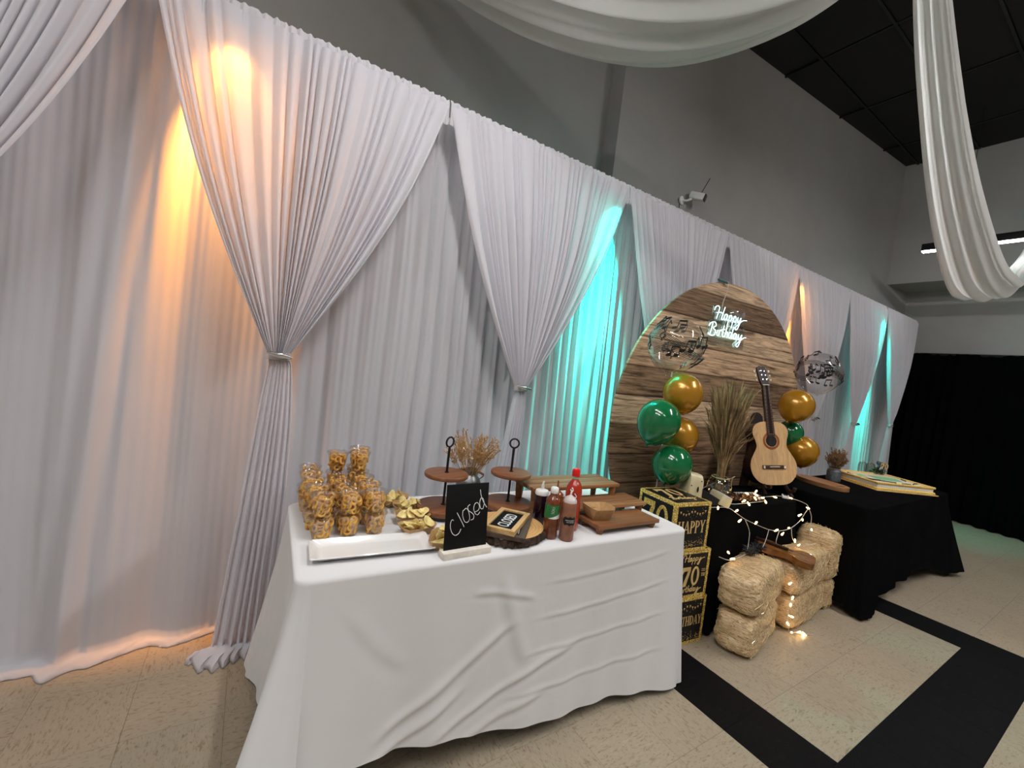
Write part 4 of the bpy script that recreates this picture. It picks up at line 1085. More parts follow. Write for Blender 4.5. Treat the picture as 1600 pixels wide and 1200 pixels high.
# neon sign
def disc_pt(x, z, out):   # point in front of the backdrop plane at world x
    dx = (x - DC.x) / cos(DA); return Vector((x, DC.y + dx * sin(DA), z)) + Vector((sin(DA), -cos(DA), 0)) * out
ne = empty('neon_sign', disc_pt(3.10, 1.93, .055), DA, 'glowing white neon sign reading Happy Birthday on the round backdrop', 'neon sign')
HAPPY = [[(-.030, .055), (-.022, .080), (.004, .092), (.022, .080), (.016, .04), (.004, -.004)], [(.088, .096), (.074, .05), (.062, .008), (.072, -.002), (.084, .006)], [(.000, .040), (.035, .050), (.078, .046)],
         [(.128, .042), (.108, .046), (.092, .022), (.10, .0), (.120, .014), (.130, .044), (.127, .01), (.142, .004)],
         [(.158, .046), (.150, .01), (.138, -.045)], [(.153, .028), (.170, .048), (.186, .03), (.175, .004), (.154, .008)],
         [(.212, .046), (.204, .01), (.192, -.045)], [(.207, .028), (.224, .048), (.240, .03), (.229, .004), (.208, .008)],
         [(.262, .046), (.262, .015), (.277, .005), (.298, .046), (.286, -.012), (.262, -.052), (.242, -.042), (.268, -.014), (.325, .028), (.375, .036)]]
BDAY = [[(.02, .085), (.012, .04), (.0, -.006)], [(-.02, .062), (.0, .085), (.042, .097), (.062, .074), (.032, .050), (.062, .034), (.056, .004), (.02, -.006), (-.02, .006)],
        [(.088, .042), (.082, .01), (.094, .0)], [(.110, .042), (.107, .0)], [(.108, .03), (.120, .046), (.134, .040)],
        [(.157, .082), (.148, .02), (.157, .0), (.168, .006)], [(.136, .052), (.173, .056)], [(.194, .092), (.180, .0)], [(.184, .025), (.199, .044), (.210, .035), (.206, .0)],
        [(.256, .042), (.236, .046), (.225, .016), (.240, 0), (.256, .02)], [(.275, .094), (.262, .02), (.270, .0)],
        [(.318, .042), (.298, .046), (.287, .018), (.300, 0), (.316, .018), (.324, .044), (.320, .01), (.334, .004)],
        [(.350, .046), (.350, .012), (.365, .005), (.387, .046), (.376, -.010), (.354, -.052), (.332, -.042), (.358, -.015), (.415, .024), (.445, .032)]]
for nm, strokes, ox, oz in (('happy_lettering', HAPPY, -.155, .058), ('birthday_lettering', BDAY, -.205, -.070)):
    mb = MB()
    for s in strokes: mb.tube([(p.x + ox, 0, p.y + oz) for p in catmull(s, 6)], .0032, 7)
    mb.build(nm, 'neon_glow', ne)
for ox, oz, w, h in ((.01, .075, .40, .16), (.01, -.055, .46, .17)):
    MB().box((ox, .014, oz), (w, .004, h), .002).build('acrylic_panel', 'clear_glass', ne)
MB().tube(catmull([(-.075, .02, .15), (-.07, .02, .20), (-.055, .01, .28), (-.07, .0, .345)], 6), .003, 6).build('power_cord', 'wire_white', ne)
tag(MB().tube([disc_pt(2.98, 2.292, .0), disc_pt(3.06, 2.276, .03)], .009, 8).build('clip', 'green_clip'), 'dark green clip on the top rim of the round backdrop', 'clip')

# ------------------------------------------------------------------ balloons
def balloon_prof(r, h):
    out = []
    for k in range(1, 25):
        t = k / 24; a = PI * t
        z = -cos(a); rr = sin(a)
        if z < 0: rr *= 1 - .20 * (-z) ** 2.2; z *= h / r
        out.append((max(1e-5, r * rr), r * z))
    zb = -h; return [(.006, zb - .012), (.010, zb - .014), (.011, zb - .008), (.005, zb - .002), (.009, zb + .004)] + [p for p in out if p[1] > zb + .006]
def balloon(x, y, z, r, h, m, label, tilt=(0, 0), cat='balloon', group=None):
    o = MB().lathe(balloon_prof(r, h), 40, capt=False).build('balloon', m, None, (x, y, z), (tilt[0], tilt[1], 0), 70)
    return tag(o, label, cat, group)
def bubble(x, y, z, r, label, seed, tilt=(0, 0)):
    t = empty('clear_balloon', (x, y, z), 0, label, 'balloon', 'clear music-note balloons', rot=(tilt[0], tilt[1], 0))
    MB().lathe(balloon_prof(r, r * 1.12), 48, capt=False).build('balloon_skin', 'clear_balloon', t, smooth=70)
    rr = random.Random(seed)
    R = r * 1.002
    def sp(lon, lat): return Vector((R * cos(lat) * cos(lon), R * cos(lat) * sin(lon), R * sin(lat)))
    def staff(l0, a0, l1, a1, wave):
        mb = MB()
        for k in range(5):
            pts = [sp(l0 + (l1 - l0) * q / 22, a0 + (a1 - a0) * q / 22 + wave * sin(q / 22 * PI * 2) + (k - 2) * .055) for q in range(23)]
            mb.tube(pts, .0017, 4)
        return mb.build('printed_stave', 'print_black', t)
    def note(lon, lat, s, kind):
        mb = MB(); q = sp(lon, lat); up = (sp(lon, lat + .01) - q).normalized(); ri = (sp(lon + .01, lat) - q).normalized(); nn = q.normalized()
        W = lambda a, b: q + ri * a * s + up * b * s + nn * .0012
        def head(a, b): mb.add([W(a + .32 * cos(x_ * PI / 6) , b + .22 * sin(x_ * PI / 6) + .1 * cos(x_ * PI / 6)) for x_ in range(12)], [tuple(range(12))])
        def bar(p0, p1, w): 
            mb.tube([W(*p0), W(*p1)], w * s, 4)
        if kind == 0:
            head(0, 0); bar((.28, .05), (.28, 1.2), .06); bar((.28, 1.2), (.62, .75), .10)
        elif kind == 1:
            head(0, 0); head(.9, .15); bar((.28, .05), (.28, 1.2), .06); bar((1.18, .2), (1.18, 1.35), .06); bar((.28, 1.2), (1.18, 1.35), .12)
        else:
            P = catmull([(.1, -.5), (-.1, -.45), (0, -.3), (.15, .1), (.1, .9), (-.05, 1.1), (-.1, .8), (.0, .5), (-.35, .1), (-.2, -.2), (.2, -.15), (.3, .1), (.05, .2)], 5)
            mb.tube([W(p.x, p.y) for p in P], .06 * s, 4)
        return mb.build('printed_note', 'print_black', t)
    staff(PI * .75, .15, PI * 1.75, -.25, .16); staff(PI * .95, -.45, PI * 1.65, -.15, .10); staff(-.6, .2, PI * .55, .0, .15)
    for i in range(22):
        lon = rr.uniform(PI * .75, PI * 1.75) if i < 16 else rr.uniform(-.6, PI * .7); lat = rr.uniform(-.75, .75)
        note(lon, lat, r * rr.uniform(.24, .33), rr.choice([0, 0, 1, 1, 2]))
    return t
bubble(2.262, -.60, 1.700, .170, 'large clear balloon with black music notes, left on the backdrop', 1, (.1, .1))
balloon(2.345, -.640, 1.408, .122, .150, 'balloon_gold', 'gold balloon directly under the left clear balloon', (.2, -.5))
balloon(2.140, -.650, 1.225, .128, .165, 'balloon_green', 'upper green balloon of the left cluster', (.1, .35))
balloon(2.425, -.600, 1.130, .118, .150, 'balloon_gold', 'lower gold balloon of the left cluster, behind the green ones', (.1, -.45))
balloon(2.262, -.690, .962, .122, .135, 'balloon_green', 'lowest green balloon, resting just above the gift boxes', (.1, .2))
def balloon_pole(x, y, z0, z1, label):
    t = empty('balloon_stand', (x, y, z0), 0, label, 'balloon stand')
    MB().lathe([(0, 0), (.055, 0), (.055, .006), (.012, .018), (0, .018)], 20).build('base', 'white_plastic', t)
    MB().tube([(0, 0, .01), (.0, 0, z1 - z0)], .004, 6).build('stick', 'white_plastic', t)
balloon_pole(2.285, -.585, .0, 1.53, 'thin stick stand inside the left balloon cluster')
bubble(3.965, -.715, 1.690, .165, 'smaller clear balloon with black music notes, right of the backdrop', 5, (-.15, .25))
balloon(3.672, -.715, 1.405, .125, .150, 'balloon_gold', 'upper gold balloon beside the guitar neck', (.1, .5))
balloon(3.800, -.640, 1.175, .098, .120, 'balloon_green', 'green balloon peeking out between the right gold balloons', (.0, -.2))
balloon(3.870, -.715, 1.040, .122, .150, 'balloon_gold', 'lower gold balloon right of the guitar body', (.1, -.4))
balloon_pole(3.835, -.600, .757, 1.53, 'thin stick stand inside the right balloon cluster')

# ------------------------------------------------------------------ birthday boxes
def glyph(ch):
    tk, th, sf = .17, .06, .045; P = []
    def q(x0, y0, x1, y1): P.append([(x0, y0), (x1, y0), (x1, y1), (x0, y1)])
    def stem(x, w=tk, y0=0, y1=1, s0=True, s1=True):
        q(x, y0, x + w, y1)
        if s0: q(x - .07, y0, x + w + .07, y0 + sf)
        if s1: q(x - .07, y1 - sf, x + w + .07, y1)
    def bowl(x0, x1, y0, y1, t):
        n = 14; cx, cy = x0, (y0 + y1) / 2; rx, ry = x1 - x0, (y1 - y0) / 2; o = []; i = []
        for k in range(n + 1):
            a = -PI / 2 + PI * k / n; o.append((cx + rx * cos(a), cy + ry * sin(a))); i.append((cx + (rx - t) * cos(a), cy + (ry - th) * sin(a)))
        for k in range(n): P.append([o[k], o[k + 1], i[k + 1], i[k]])
    if ch == 'H': stem(.07); stem(.56); q(.2, .47, .6, .47 + th); return P, .88
    if ch == 'A':
        P.append([(.05, 0), (.11, 0), (.40, 1), (.34, 1)]); P.append([(.30, 1), (.46, 1), (.78, 0), (.60, 0)]); q(.18, .30, .62, .30 + th)
        q(0, 0, .20, sf); q(.53, 0, .85, sf); return P, .84
    if ch == 'P': stem(.07); bowl(.24, .64, .44, 1, tk); return P, .70
    if ch == 'R': stem(.07); bowl(.24, .62, .46, 1, tk); P.append([(.34, .48), (.50, .48), (.80, 0), (.62, 0)]); return P, .80
    if ch == 'B': stem(.07); bowl(.24, .60, .50, 1, tk); bowl(.24, .66, 0, .55, tk); return P, .74
    if ch == 'D': stem(.07); bowl(.24, .74, 0, 1, tk); return P, .82
    if ch == 'I': stem(.09); return P, .38
    if ch == 'T': stem(.30, y1=1, s1=False); q(.02, .94, .75, 1); q(.02, .78, .07, 1); q(.70, .78, .75, 1); return P, .77
    if ch == 'Y':
        P.append([(.02, 1), (.20, 1), (.45, .48), (.32, .42)]); P.append([(.62, 1), (.69, 1), (.46, .44), (.40, .50)]); stem(.31, y1=.5, s1=False)
        q(-.05, 1 - sf, .28, 1); q(.54, 1 - sf, .78, 1); return P, .74
    if ch == '7':
        P += [[(.02, 1), (.68, 1), (.68, .80), (.16, .80), (.02, .62)], [(.48, .80), (.68, .80), (.40, .0), (.16, .0), (.22, .22)]]; return P, .76
    if ch == '0':
        n = 28; o = [(.36 + .34 * cos(2 * PI * k / n), .5 + .5 * sin(2 * PI * k / n)) for k in range(n)]; i = [(.36 + .17 * cos(2 * PI * k / n), .5 + .38 * sin(2 * PI * k / n)) for k in range(n)]
        P += [[o[k], o[(k + 1) % n], i[(k + 1) % n], i[k]] for k in range(n)]; return P, .76
    return P, .4
def word(txt, h, m, parent, T, name='lettering', sx=1.0, th=.0012):
    w = sum(glyph(c)[1] for c in txt) * h * sx; x = -w / 2; mb = MB()
    for c in txt:
        P, adv = glyph(c)
        for poly in P:
            pts = [(x + px * h * sx, (py - .5) * h) for px, py in poly]; mb.prism(pts, 0, th, T=T)
        x += adv * h * sx
    return mb.build(name, m, parent, smooth=0)
BS = .272
def face_T(side):   # unit frame for a box face: x right, y up, z out
    h = BS / 2
    if side == 'front': return Matrix.Translation((0, -h, h)) @ Matrix.Rotation(PI / 2, 4, 'X')
    if side == 'left': return Matrix.Translation((-h, 0, h)) @ Matrix.Rotation(-PI / 2, 4, 'Z') @ Matrix.Rotation(PI / 2, 4, 'X')
    return Matrix.Translation((0, 0, 2 * h)) 
def script(strokes, r, T, m, parent, s=1, o=(0, 0), name='script_lettering'):
    mb = MB()
    for st in strokes: mb.tube([Vector((p.x * s + o[0], p.y * s + o[1], .0008)) for p in catmull(st, 5)], r, 5, T=T)
    return mb.build(name, m, parent)
def gift(x, y, z, rz, k, label):
    t = empty('birthday_box', (x, y, z), rz, label, 'gift box', 'black and gold birthday boxes')
    MB().box((0, 0, BS / 2), (BS, BS, BS), .001).build('box_body', 'box_black', t, smooth=0)
    h = BS / 2
    for side in ('front', 'left', 'top'):
        T = face_T(side); b = .018 if side != 'top' else .010
        mb = MB()
        for s in (-1, 1):
            mb.box((s * (h - b / 2), 0, .0006), (b, BS, .0016), T=T); mb.box((0, s * (h - b / 2), .0006), (BS - 2 * b, b, .0016), T=T)
        mb.build('glitter_border', 'gold_glitter', t, smooth=0)
    T = face_T('front'); r = random.Random(k)
    def bunting(T):
        mb = MB()
        for sgn in (-1, 1):
            for i in range(5):
                xx = sgn * (.012 + i * .021); yy = .098 - .022 * sin(PI * (i + .5) / 5)
                mb.prism([(xx - .006, yy), (xx + .006, yy), (xx, yy - .013)], 0, .001, T=T)
        for i in range(16): mb.ball((r.uniform(-.11, .11), r.uniform(.04, .11), .0006), .0016, 6, 4, T=T)
        mb.build('bunting_print', 'gold_paint', t, smooth=0)
        mb = MB()
        for i in range(90): mb.box((r.uniform(-.108, .108), -.112 + abs(r.gauss(0, .020)), .0005), (.0028, .0028, .001), T=T)
        mb.build('confetti_print', 'gold_paint', t, smooth=0)
    if k == 0:
        word('HAPPY', .070, 'gold_paint', t, T, sx=.78); bunting(T)
        word('70', .165, 'gold_glitter', t, face_T('left') @ Matrix.Translation((0, .015, 0)), sx=.80)
        word('70', .120, 'gold_paint', t, face_T('top') @ Matrix.Translation((0, .045, 0)), sx=.85)
        script(BDAY, .0022, face_T('top'), 'gold_paint', t, .42, (-.085, -.070))
    elif k == 1:
        script(HAPPY, .0022, T, 'gold_paint', t, .42, (-.065, .075)); word('70', .110, 'gold_paint', t, T @ Matrix.Translation((.0, -.012, 0)), sx=.85)
        word('TH', .020, 'gold_paint', t, T @ Matrix.Translation((.096, -.01, 0)))
        mb = MB()
        for yy in (.012, .022): mb.box((.096, yy, .0006), (.03, .003, .001), T=T)
        mb.build('rule_print', 'gold_paint', t, smooth=0)
        script(BDAY, .0022, T, 'gold_paint', t, .40, (-.085, -.100)); word('70', .165, 'gold_glitter', t, face_T('left'), sx=.80)
    else:
        word('BIRTHDAY', .055, 'gold_paint', t, T, sx=.70); bunting(T); word('70', .165, 'gold_glitter', t, face_T('left'), sx=.80)
gift(2.208, -.838, .001, rad(-6), 2, 'bottom black and gold box ending in DAY, nearly hidden by the white tablecloth')
gift(2.190, -.836, BS + .003, rad(-6), 1, 'middle black and gold birthday box with a 70th design')
gift(2.136, -.834, 2 * BS + .005, rad(-6), 0, 'top black and gold birthday box reading HAPPY, with 70 on its lid')

# ------------------------------------------------------------------ toy accordion
ac = empty('toy_accordion', (2.44, -.835, .745), rad(-28), 'cream toy accordion with black bellows beside the gift boxes', 'accordion')
T = Matrix.Translation((-.105, 0, .0)) @ Matrix.Rotation(rad(4), 4, 'Y')
mb = MB(); P = []
for (x, w, h) in [(-.050, .050, .15), (-.045, .064, .178), (.030, .064, .172), (.040, .056, .155)]:
    ring = []
    for kk in range(32):
        a = 2 * PI * kk / 32; c_, s_ = cos(a), sin(a); e = .42
        ring.append((x, w * math.copysign(abs(c_) ** e, c_), h / 2 + .012 + h / 2 * math.copysign(abs(s_) ** e, s_) * (1 if s_ < 0 else 1)))
        yv = ring[-1]; ring[-1] = (yv[0], yv[1] * (1 - .25 * max(0, yv[2] - .05) / .15), yv[2])
    P.append(ring)
mb.grid(np.array(P).transpose(1, 0, 2), True, T=T); nn = 32
mb.f.append(tuple(i * 4 for i in range(nn))); mb.f.append(tuple(i * 4 + 3 for i in range(nn)))
hd = mb.build('treble_case', 'cream_plastic', ac, smooth=45)
MB().ball((0, 0, 0), .006, 10, 6, Matrix.Translation((-.095, -.0625, .10)) , sx=1, sy=.4, sz=3.2).build('sound_slot', 'dark_wood', hd)
for xx, zz in ((-.135, .06), (-.135, .12), (-.075, .15)):
    MB().ball((xx, -.058, zz), .004, 8, 6).build('stud', 'black_plastic', hd)
mb = MB(); P = []
for i in range(23):
    x = -.062 + .115 * i / 22; s = (.93 if i % 2 else 1.0); zt_ = .105 - .055 * i / 22
    P.append([(x, -.058 * s, .012), (x, -.058 * s, zt_ * s), (x, .058 * s, zt_ * s), (x, .058 * s, .012)])
mb.grid(np.array(P)); mb.build('bellows', 'bellows_black', ac, smooth=0)
T2 = Matrix.Translation((.088, 0, .040)) @ Matrix.Rotation(rad(18), 4, 'Y')
MB().box((0, 0, 0), (.070, .130, .060), .006, T=T2).build('bass_case', 'cream_plastic', ac)
kb = empty('keyboard', (0, 0, 0)); bpy.data.objects.remove(kb)
for i in range(8):
    MB().box((0, -.056 + i * .016, .033), (.062, .0148, .008), .001, T=T2).build('key', 'ivory_keys', ac, smooth=0)

# ------------------------------------------------------------------ glass vase of dried grass
vs = empty('glass_vase', (2.665, -.775, .743), 0, 'rounded glass vase holding a tall sheaf of dried grass', 'vase')
MB().lathe([(0, .002), (.045, .0), (.062, .02), (.075, .06), (.076, .09), (.062, .125), (.050, .140), (.054, .152), (.051, .152), (.047, .140), (.060, .122), (.072, .09), (.070, .06), (.058, .022), (.04, .008), (0, .008)], 36).build('glass_bowl', 'clear_glass', vs)
MB().tube(catmull([(.05, -.02, .142), (.03, -.05, .148), (.06, -.06, .16), (.085, -.035, .15), (.08, -.03, .10)], 6), .0022, 5).build('twine_bow', 'twine', vs)
MB().torus(.052, .003, (0, 0, .143), 28, 6).build('twine_band', 'twine', vs)
for part, m_, seed_, cnt in (('dried_grass', 'pampas', 12, 120), ('dried_grass', 'pampas_dark', 13, 110)):
    mb = MB(); r = random.Random(seed_)
    for i in range(cnt):
        a = r.uniform(0, 2 * PI); q = math.sqrt(r.random()); hgt = .70 - .34 * r.random() ** 1.3 - .05 * q
        p0 = Vector((.028 * q * cos(a), .028 * q * sin(a), .02)); pw = Vector((.026 * q * cos(a), .026 * q * sin(a), .20))
        tip = Vector((.15 * q * cos(a) + r.uniform(-.025, .025), .12 * q * sin(a) + r.uniform(-.02, .02), .09 + hgt))
        P = catmull([p0, pw, (pw + tip) / 2 + Vector((-.02 * q * cos(a), -.02 * q * sin(a), .02)), tip], 5); mb.tube(P, .0014, 4, taper=lambda s: 1.2 - .5 * s)
        d = (tip - pw).normalized(); hl = r.uniform(.10, .19); dr = Vector((cos(a) * q, sin(a) * q, -.5)) * r.uniform(.0, .035)
        Q = [tip - d * hl, tip - d * hl * .6 + Vector((r.uniform(-.006, .006), r.uniform(-.006, .006), 0)), tip - d * hl * .25, tip + d * .03 + dr]
        mb.tube(Q, r.uniform(.003, .0052), 5, taper=lambda s: [.35, 1.0, .8, .1][min(3, int(s * 3.01))])
    for i in range(9):
        a = r.uniform(0, 2 * PI); tip = Vector((.18 * cos(a), .13 * sin(a), r.uniform(.40, .62)))
        mb.tube(catmull([(.02 * cos(a), .02 * sin(a), .2), (.07 * cos(a), .06 * sin(a), .36), tip, tip + Vector((.04 * cos(a), .03 * sin(a), .05))], 5), .002, 4, taper=lambda s: 1.3 - s)
    o = mb.build(part, m_, vs, smooth=60); o['kind'] = 'stuff'

# ------------------------------------------------------------------ guitar and its stand
GR = Matrix.Rotation(rad(-30), 4, 'Z') @ Matrix.Rotation(rad(-13), 4, 'X') @ Matrix.Rotation(rad(-6), 4, 'Y')
gt = empty('acoustic_guitar', (3.315, -.815, .812), 0, 'acoustic guitar with pale top and dark sides, standing on the black table', 'guitar', rot=GR.to_euler())
SG = .955
half = [(0, 0), (.07, .003), (.125, .022), (.168, .070), (.184, .130), (.176, .185), (.148, .238), (.125, .278), (.120, .305), (.128, .345), (.141, .385), (.139, .425), (.115, .462), (.07, .482), (0, .487)]
hs = [(p.x * SG, p.y * SG) for p in catmull(half, 5)]
out = [(-x, z) for x, z in hs[::-1]][:-1] + hs[:-1]   # closed outline in x,z
out = hs + [(-x, z) for x, z in hs[::-1][1:-1]]
TF = Matrix.Rotation(PI / 2, 4, 'X')    # prism z -> -y
DEP = .098
MB().prism(out, -DEP, -.003, T=TF).build('body', 'guitar_side', gt)
MB().prism(out, -.003, 0, T=TF).build('soundboard', 'spruce_top', gt, smooth=20)
hz = .335 * SG; cx = 0
MB().lathe([(0, .0015), (.042, .0015), (.042, 0)], 36, T=Matrix.Translation((0, 0, hz)) @ TF).build('sound_hole', 'black_plastic', gt)
for R_ in (.050, .056, .061): MB().torus(R_, .0030, n=44, m=6, T=Matrix.Translation((0, 0, hz)) @ TF).build('rosette_ring', 'rosette', gt)
bz = .135 * SG
br = MB().box((0, -.005, bz), (.175, .008, .028), .002).build('bridge', 'rosewood', gt)
MB().box((0, -.011, bz + .002), (.075, .006, .006), .001).build('saddle', 'bone', br)
for s in (-1, 1): MB().box((s * .078, -.0095, bz), (.014, .001, .02)).build('bridge_inlay', 'bone', br, smooth=0)
nz0, nz1 = .392 * SG, .775 * SG
mb = MB(); mb.add([(-.029, -.003, nz0 - .02), (.029, -.003, nz0 - .02), (.025, -.003, nz1), (-.025, -.003, nz1), (-.029, -.009, nz0 - .02), (.029, -.009, nz0 - .02), (.025, -.009, nz1), (-.025, -.009, nz1)],
       [(0, 1, 2, 3), (7, 6, 5, 4), (0, 4, 5, 1), (1, 5, 6, 2), (2, 6, 7, 3), (3, 7, 4, 0)])
fb = mb.build('fingerboard', 'rosewood', gt, smooth=0)
scale_len = .64 * SG
for k in range(1, 19):
    z = nz1 - scale_len * (1 - 2 ** (-k / 12))
    if z > nz0 - .015: MB().box((0, -.0098, z), (.050, .0014, .0016)).build('fret', 'chrome', fb, smooth=0)
MB().box((0, -.0095, nz1 + .002), (.050, .006, .005)).build('nut', 'bone', fb, smooth=0)
MB().tube([(0, .010, nz0), (0, .010, nz1)], .0245, 12).build('neck', 'guitar_side', gt)
TH = Matrix.Translation((0, -.003, nz1 + .004)) @ Matrix.Rotation(rad(-13), 4, 'X')
ho = [(-.026, 0), (.026, 0), (.034, .03), (.036, .12), (.030, .150), (.014, .158), (0, .150), (-.014, .158), (-.030, .150), (-.036, .12), (-.034, .03)]
hd = MB().prism(ho, -.018, 0, T=TH @ TF).build('headstock', 'dark_wood', gt)
for s in (-1, 1):
    for k in range(3):
        z = .042 + k * .036
        MB().tube([TH @ Vector((s * .034, .009, z)), TH @ Vector((s * .052, .009, z))], .003, 6).build('tuner_shaft', 'chrome', hd)
        MB().box((0, 0, 0), (.010, .014, .018), .003, T=TH @ Matrix.Translation((s * .056, .009, z))).build('tuning_peg', 'bone', hd)
        MB().tube([TH @ Vector((s * .014, -.001, z)), TH @ Vector((s * .014, -.007, z))], .0045, 8).build('string_post', 'chrome', hd)
for k in range(6):
    x = -.020 + k * .008; MB().tube([(x * 1.25, -.012, bz), (x * 1.0, -.0125, nz1)], .0006, 4).build('guitar_string', 'chrome', gt)
st = empty('guitar_stand', (3.315, -.815, .7445), rad(-30), 'dark wooden guitar stand with rounded back rising behind the guitar', 'stand')
def slab(pts, th, T, nm): return MB().prism(pts, -th / 2, th / 2, T=T).build(nm, 'dark_wood', st)
TB = Matrix.Translation((-.045, .155, 0)) @ Matrix.Rotation(rad(-12), 4, 'X') @ TF
lob = [(-.13, 0), (-.07, 0), (-.045, .10), (.045, .10), (.07, 0), (.13, 0), (.085, .22), (.055, .45), (.045, .535)] + [(.045 * cos(a * PI / 8), .535 + .045 * sin(a * PI / 8)) for a in range(1, 8)] + [(-.045, .535), (-.055, .45), (-.085, .22)]
slab(lob, .016, TB, 'back_board')
for s in (-1, 1):
    mb = MB().tube(catmull([(s * .075, .13, .18), (s * .085, .0, .055), (s * .09, -.055, .045), (s * .09, -.075, .075)], 5), .011, 8); mb.build('cradle_arm', 'dark_wood', st)
    MB().tube([(s * .085, .02, .06), (s * .100, -.05, .0)], .012, 8).build('front_leg', 'dark_wood', st)

# ------------------------------------------------------------------ foil pack, battery box
fp = empty('foil_pack', (2.805, -.868, .743), rad(-12), 'shiny brown foil pack lying on the black table before the vase', 'snack pack')
nu, nv = 40, 20; P = np.zeros((nu, nv, 3)); r = np.random.default_rng(3)
for i in range(nu):
    for j in range(nv):
        u = i / (nu - 1) * 2 - 1; a = 2 * PI * j / nv; w = (1 - abs(u) ** 4) ** .6
        P[i, j] = (u * .150, .046 * cos(a) * (.75 + .25 * w), .030 + .027 * sin(a) * max(.06, w) + .004 * w * sin(u * 17 + a * 3) + .002 * r.standard_normal())
mb = MB(); mb.grid(P.transpose(1, 0, 2), True); mb.build('pack_body', 'foil_pack', fp, smooth=70)
for i in range(9):
    x = -.085 + i * .021; MB().tube([(x, -.016, .058), (x + .008, -.004, .061), (x + .004, .010, .060), (x + .014, .0, .061)], .0016, 5).build('pack_writing', 'label_white', fp)
MB().box((.085, -.042, .036), (.022, .004, .020)).build('price_tag', 'label_white', fp, smooth=0)
bt = empty('battery_box', (3.30, -.895, .744), rad(30), 'small white battery box at the right end of the guitar table', 'battery box')
MB().box((0, 0, .010), (.062, .045, .020), .004).build('case', 'white_plastic', bt); MB().box((0, 0, .0205), (.040, .028, .002)).build('lid_panel', 'black_plastic', bt, smooth=0)

# ------------------------------------------------------------------ hay bales
def bale(x, y, z, L, W, H, rz, seed, label):
    bm = bmesh.new(); bmesh.ops.create_cube(bm, size=2); bmesh.ops.subdivide_edges(bm, edges=list(bm.edges), cuts=20, use_grid_fill=True)
    r = random.Random(seed); o1, o2, o3 = (r.uniform(0, 6) for _ in range(3))
    vs = []
    for v in bm.verts:
        c = v.co; e = 5.0; n = (abs(c.x) ** e + abs(c.y) ** e + abs(c.z) ** e) ** (1 / e); p = c / n
        b = 1 + .030 * sin(c.x * 4 + o1) * cos(c.z * 3 + o2) + .02 * sin(c.y * 5 + c.z * 4 + o3)
        g = 1 - .045 * math.exp(-((abs(c.x) - .40) / .07) ** 2)
        g2 = 1 - .02 * math.exp(-((c.z - .1 * sin(c.x * 2 + o1)) / .10) ** 2)
        jit = .0025
        v.co = Vector((p.x * L / 2 * b * g2 + r.uniform(-jit, jit), p.y * W / 2 * b * g * g2 + r.uniform(-jit, jit), (p.z * g + 1) * H / 2 * (1 if p.z < -.9 else 1) + r.uniform(-jit, jit) * (p.z > -.9)))
    bm.verts.index_update(); bm.normal_update()
    t = empty('hay_bale', (x, y, z), rz, label, 'hay bale', 'plastic-wrapped hay bales')
    mb = MB(); mb.add([v.co.copy() for v in bm.verts], [[v.index for v in f.verts] for f in bm.faces]); mb.build('bale_body', 'hay', t, smooth=180)
    vl = [(v.co.copy(), v.normal.copy()) for v in bm.verts if v.normal.z > -.6]; bm.free()
    mb = MB()
    for i in range(520):
        p, n = r.choice(vl); a = Vector((r.uniform(-1, 1), r.uniform(-1, 1), r.uniform(-1, 1))).cross(n)
        if a.length < .1: continue
        a.normalize(); l = r.uniform(.012, .035); q = p + n * .0012
        mb.tube([q - a * l, q + n * r.uniform(0, .003), q + a * l - n * .001], r.uniform(.0007, .0014), 3)
    o = mb.build('loose_straw', 'straw_hay', t, smooth=0); o['kind'] = 'stuff'
    return t
mat('straw_hay', (.80, .60, .34), .55, noise=.4, nscale=30, coat=.3)
bale(2.615, -1.085, .001, .52, .215, .232, rad(12), 1, 'bottom hay bale of the left stack, nearest the gift boxes')
bale(2.612, -1.083, .230, .52, .235, .236, rad(12), 2, 'top hay bale of the left stack, with black feathers on it')
bale(3.228, -1.065, .001, .60, .205, .228, rad(5), 3, 'bottom hay bale of the middle stack, lights at its corner')
bale(3.222, -1.065, .226, .60, .215, .232, rad(5), 4, 'top hay bale of the middle stack, under the violin body')
bale(3.605, -1.045, .001, .16, .19, .205, rad(5), 5, 'small bottom hay bale at the right, against the cake table')
bale(3.600, -1.025, .203, .17, .24, .345, rad(5), 6, 'tall top hay bale at the right, highest of the hay stacks')

# violin-like wooden body
vo = empty('violin', (2.945, -1.095, .464), 0, 'amber wooden violin body lying across the middle hay bale', 'violin', rot=(rad(3), rad(4), rad(-70)))
vo.scale = (.80, .80, .9)
hv = [(-.185, 0), (-.182, .055), (-.15, .082), (-.10, .086), (-.055, .068), (-.02, .056), (.02, .055), (.05, .066), (.09, .104), (.14, .106), (.175, .085), (.188, .05), (.190, 0)]
P = catmull(hv, 5); ol = [(p.x, p.y) for p in P] + [(p.x, -p.y) for p in P[::-1][1:-1]]
MB().prism(ol, .0, .036).build('ribs', 'violin_wood', vo); MB().prism([(x * 1.02, y * 1.03) for x, y in ol], .036, .041).build('top_plate', 'violin_wood', vo)
MB().prism([(x * 1.02, y * 1.03) for x, y in ol], -.004, .0).build('back_plate', 'violin_wood', vo)
MB().box((-.10, 0, .052), (.23, .028, .016), .004).build('fingerboard', 'dark_wood', vo); MB().box((-.24, 0, .030), (.12, .026, .022), .006).build('neck', 'dark_wood', vo)
for s in (-1, 1):
    MB().tube([(p.x, p.y, .0415) for p in catmull([(.045, s * .034), (.035, s * .028), (.02, s * .036), (.0, s * .046), (-.008, s * .038)], 5)], .0018, 5).build('sound_hole', 'black_plastic', vo)
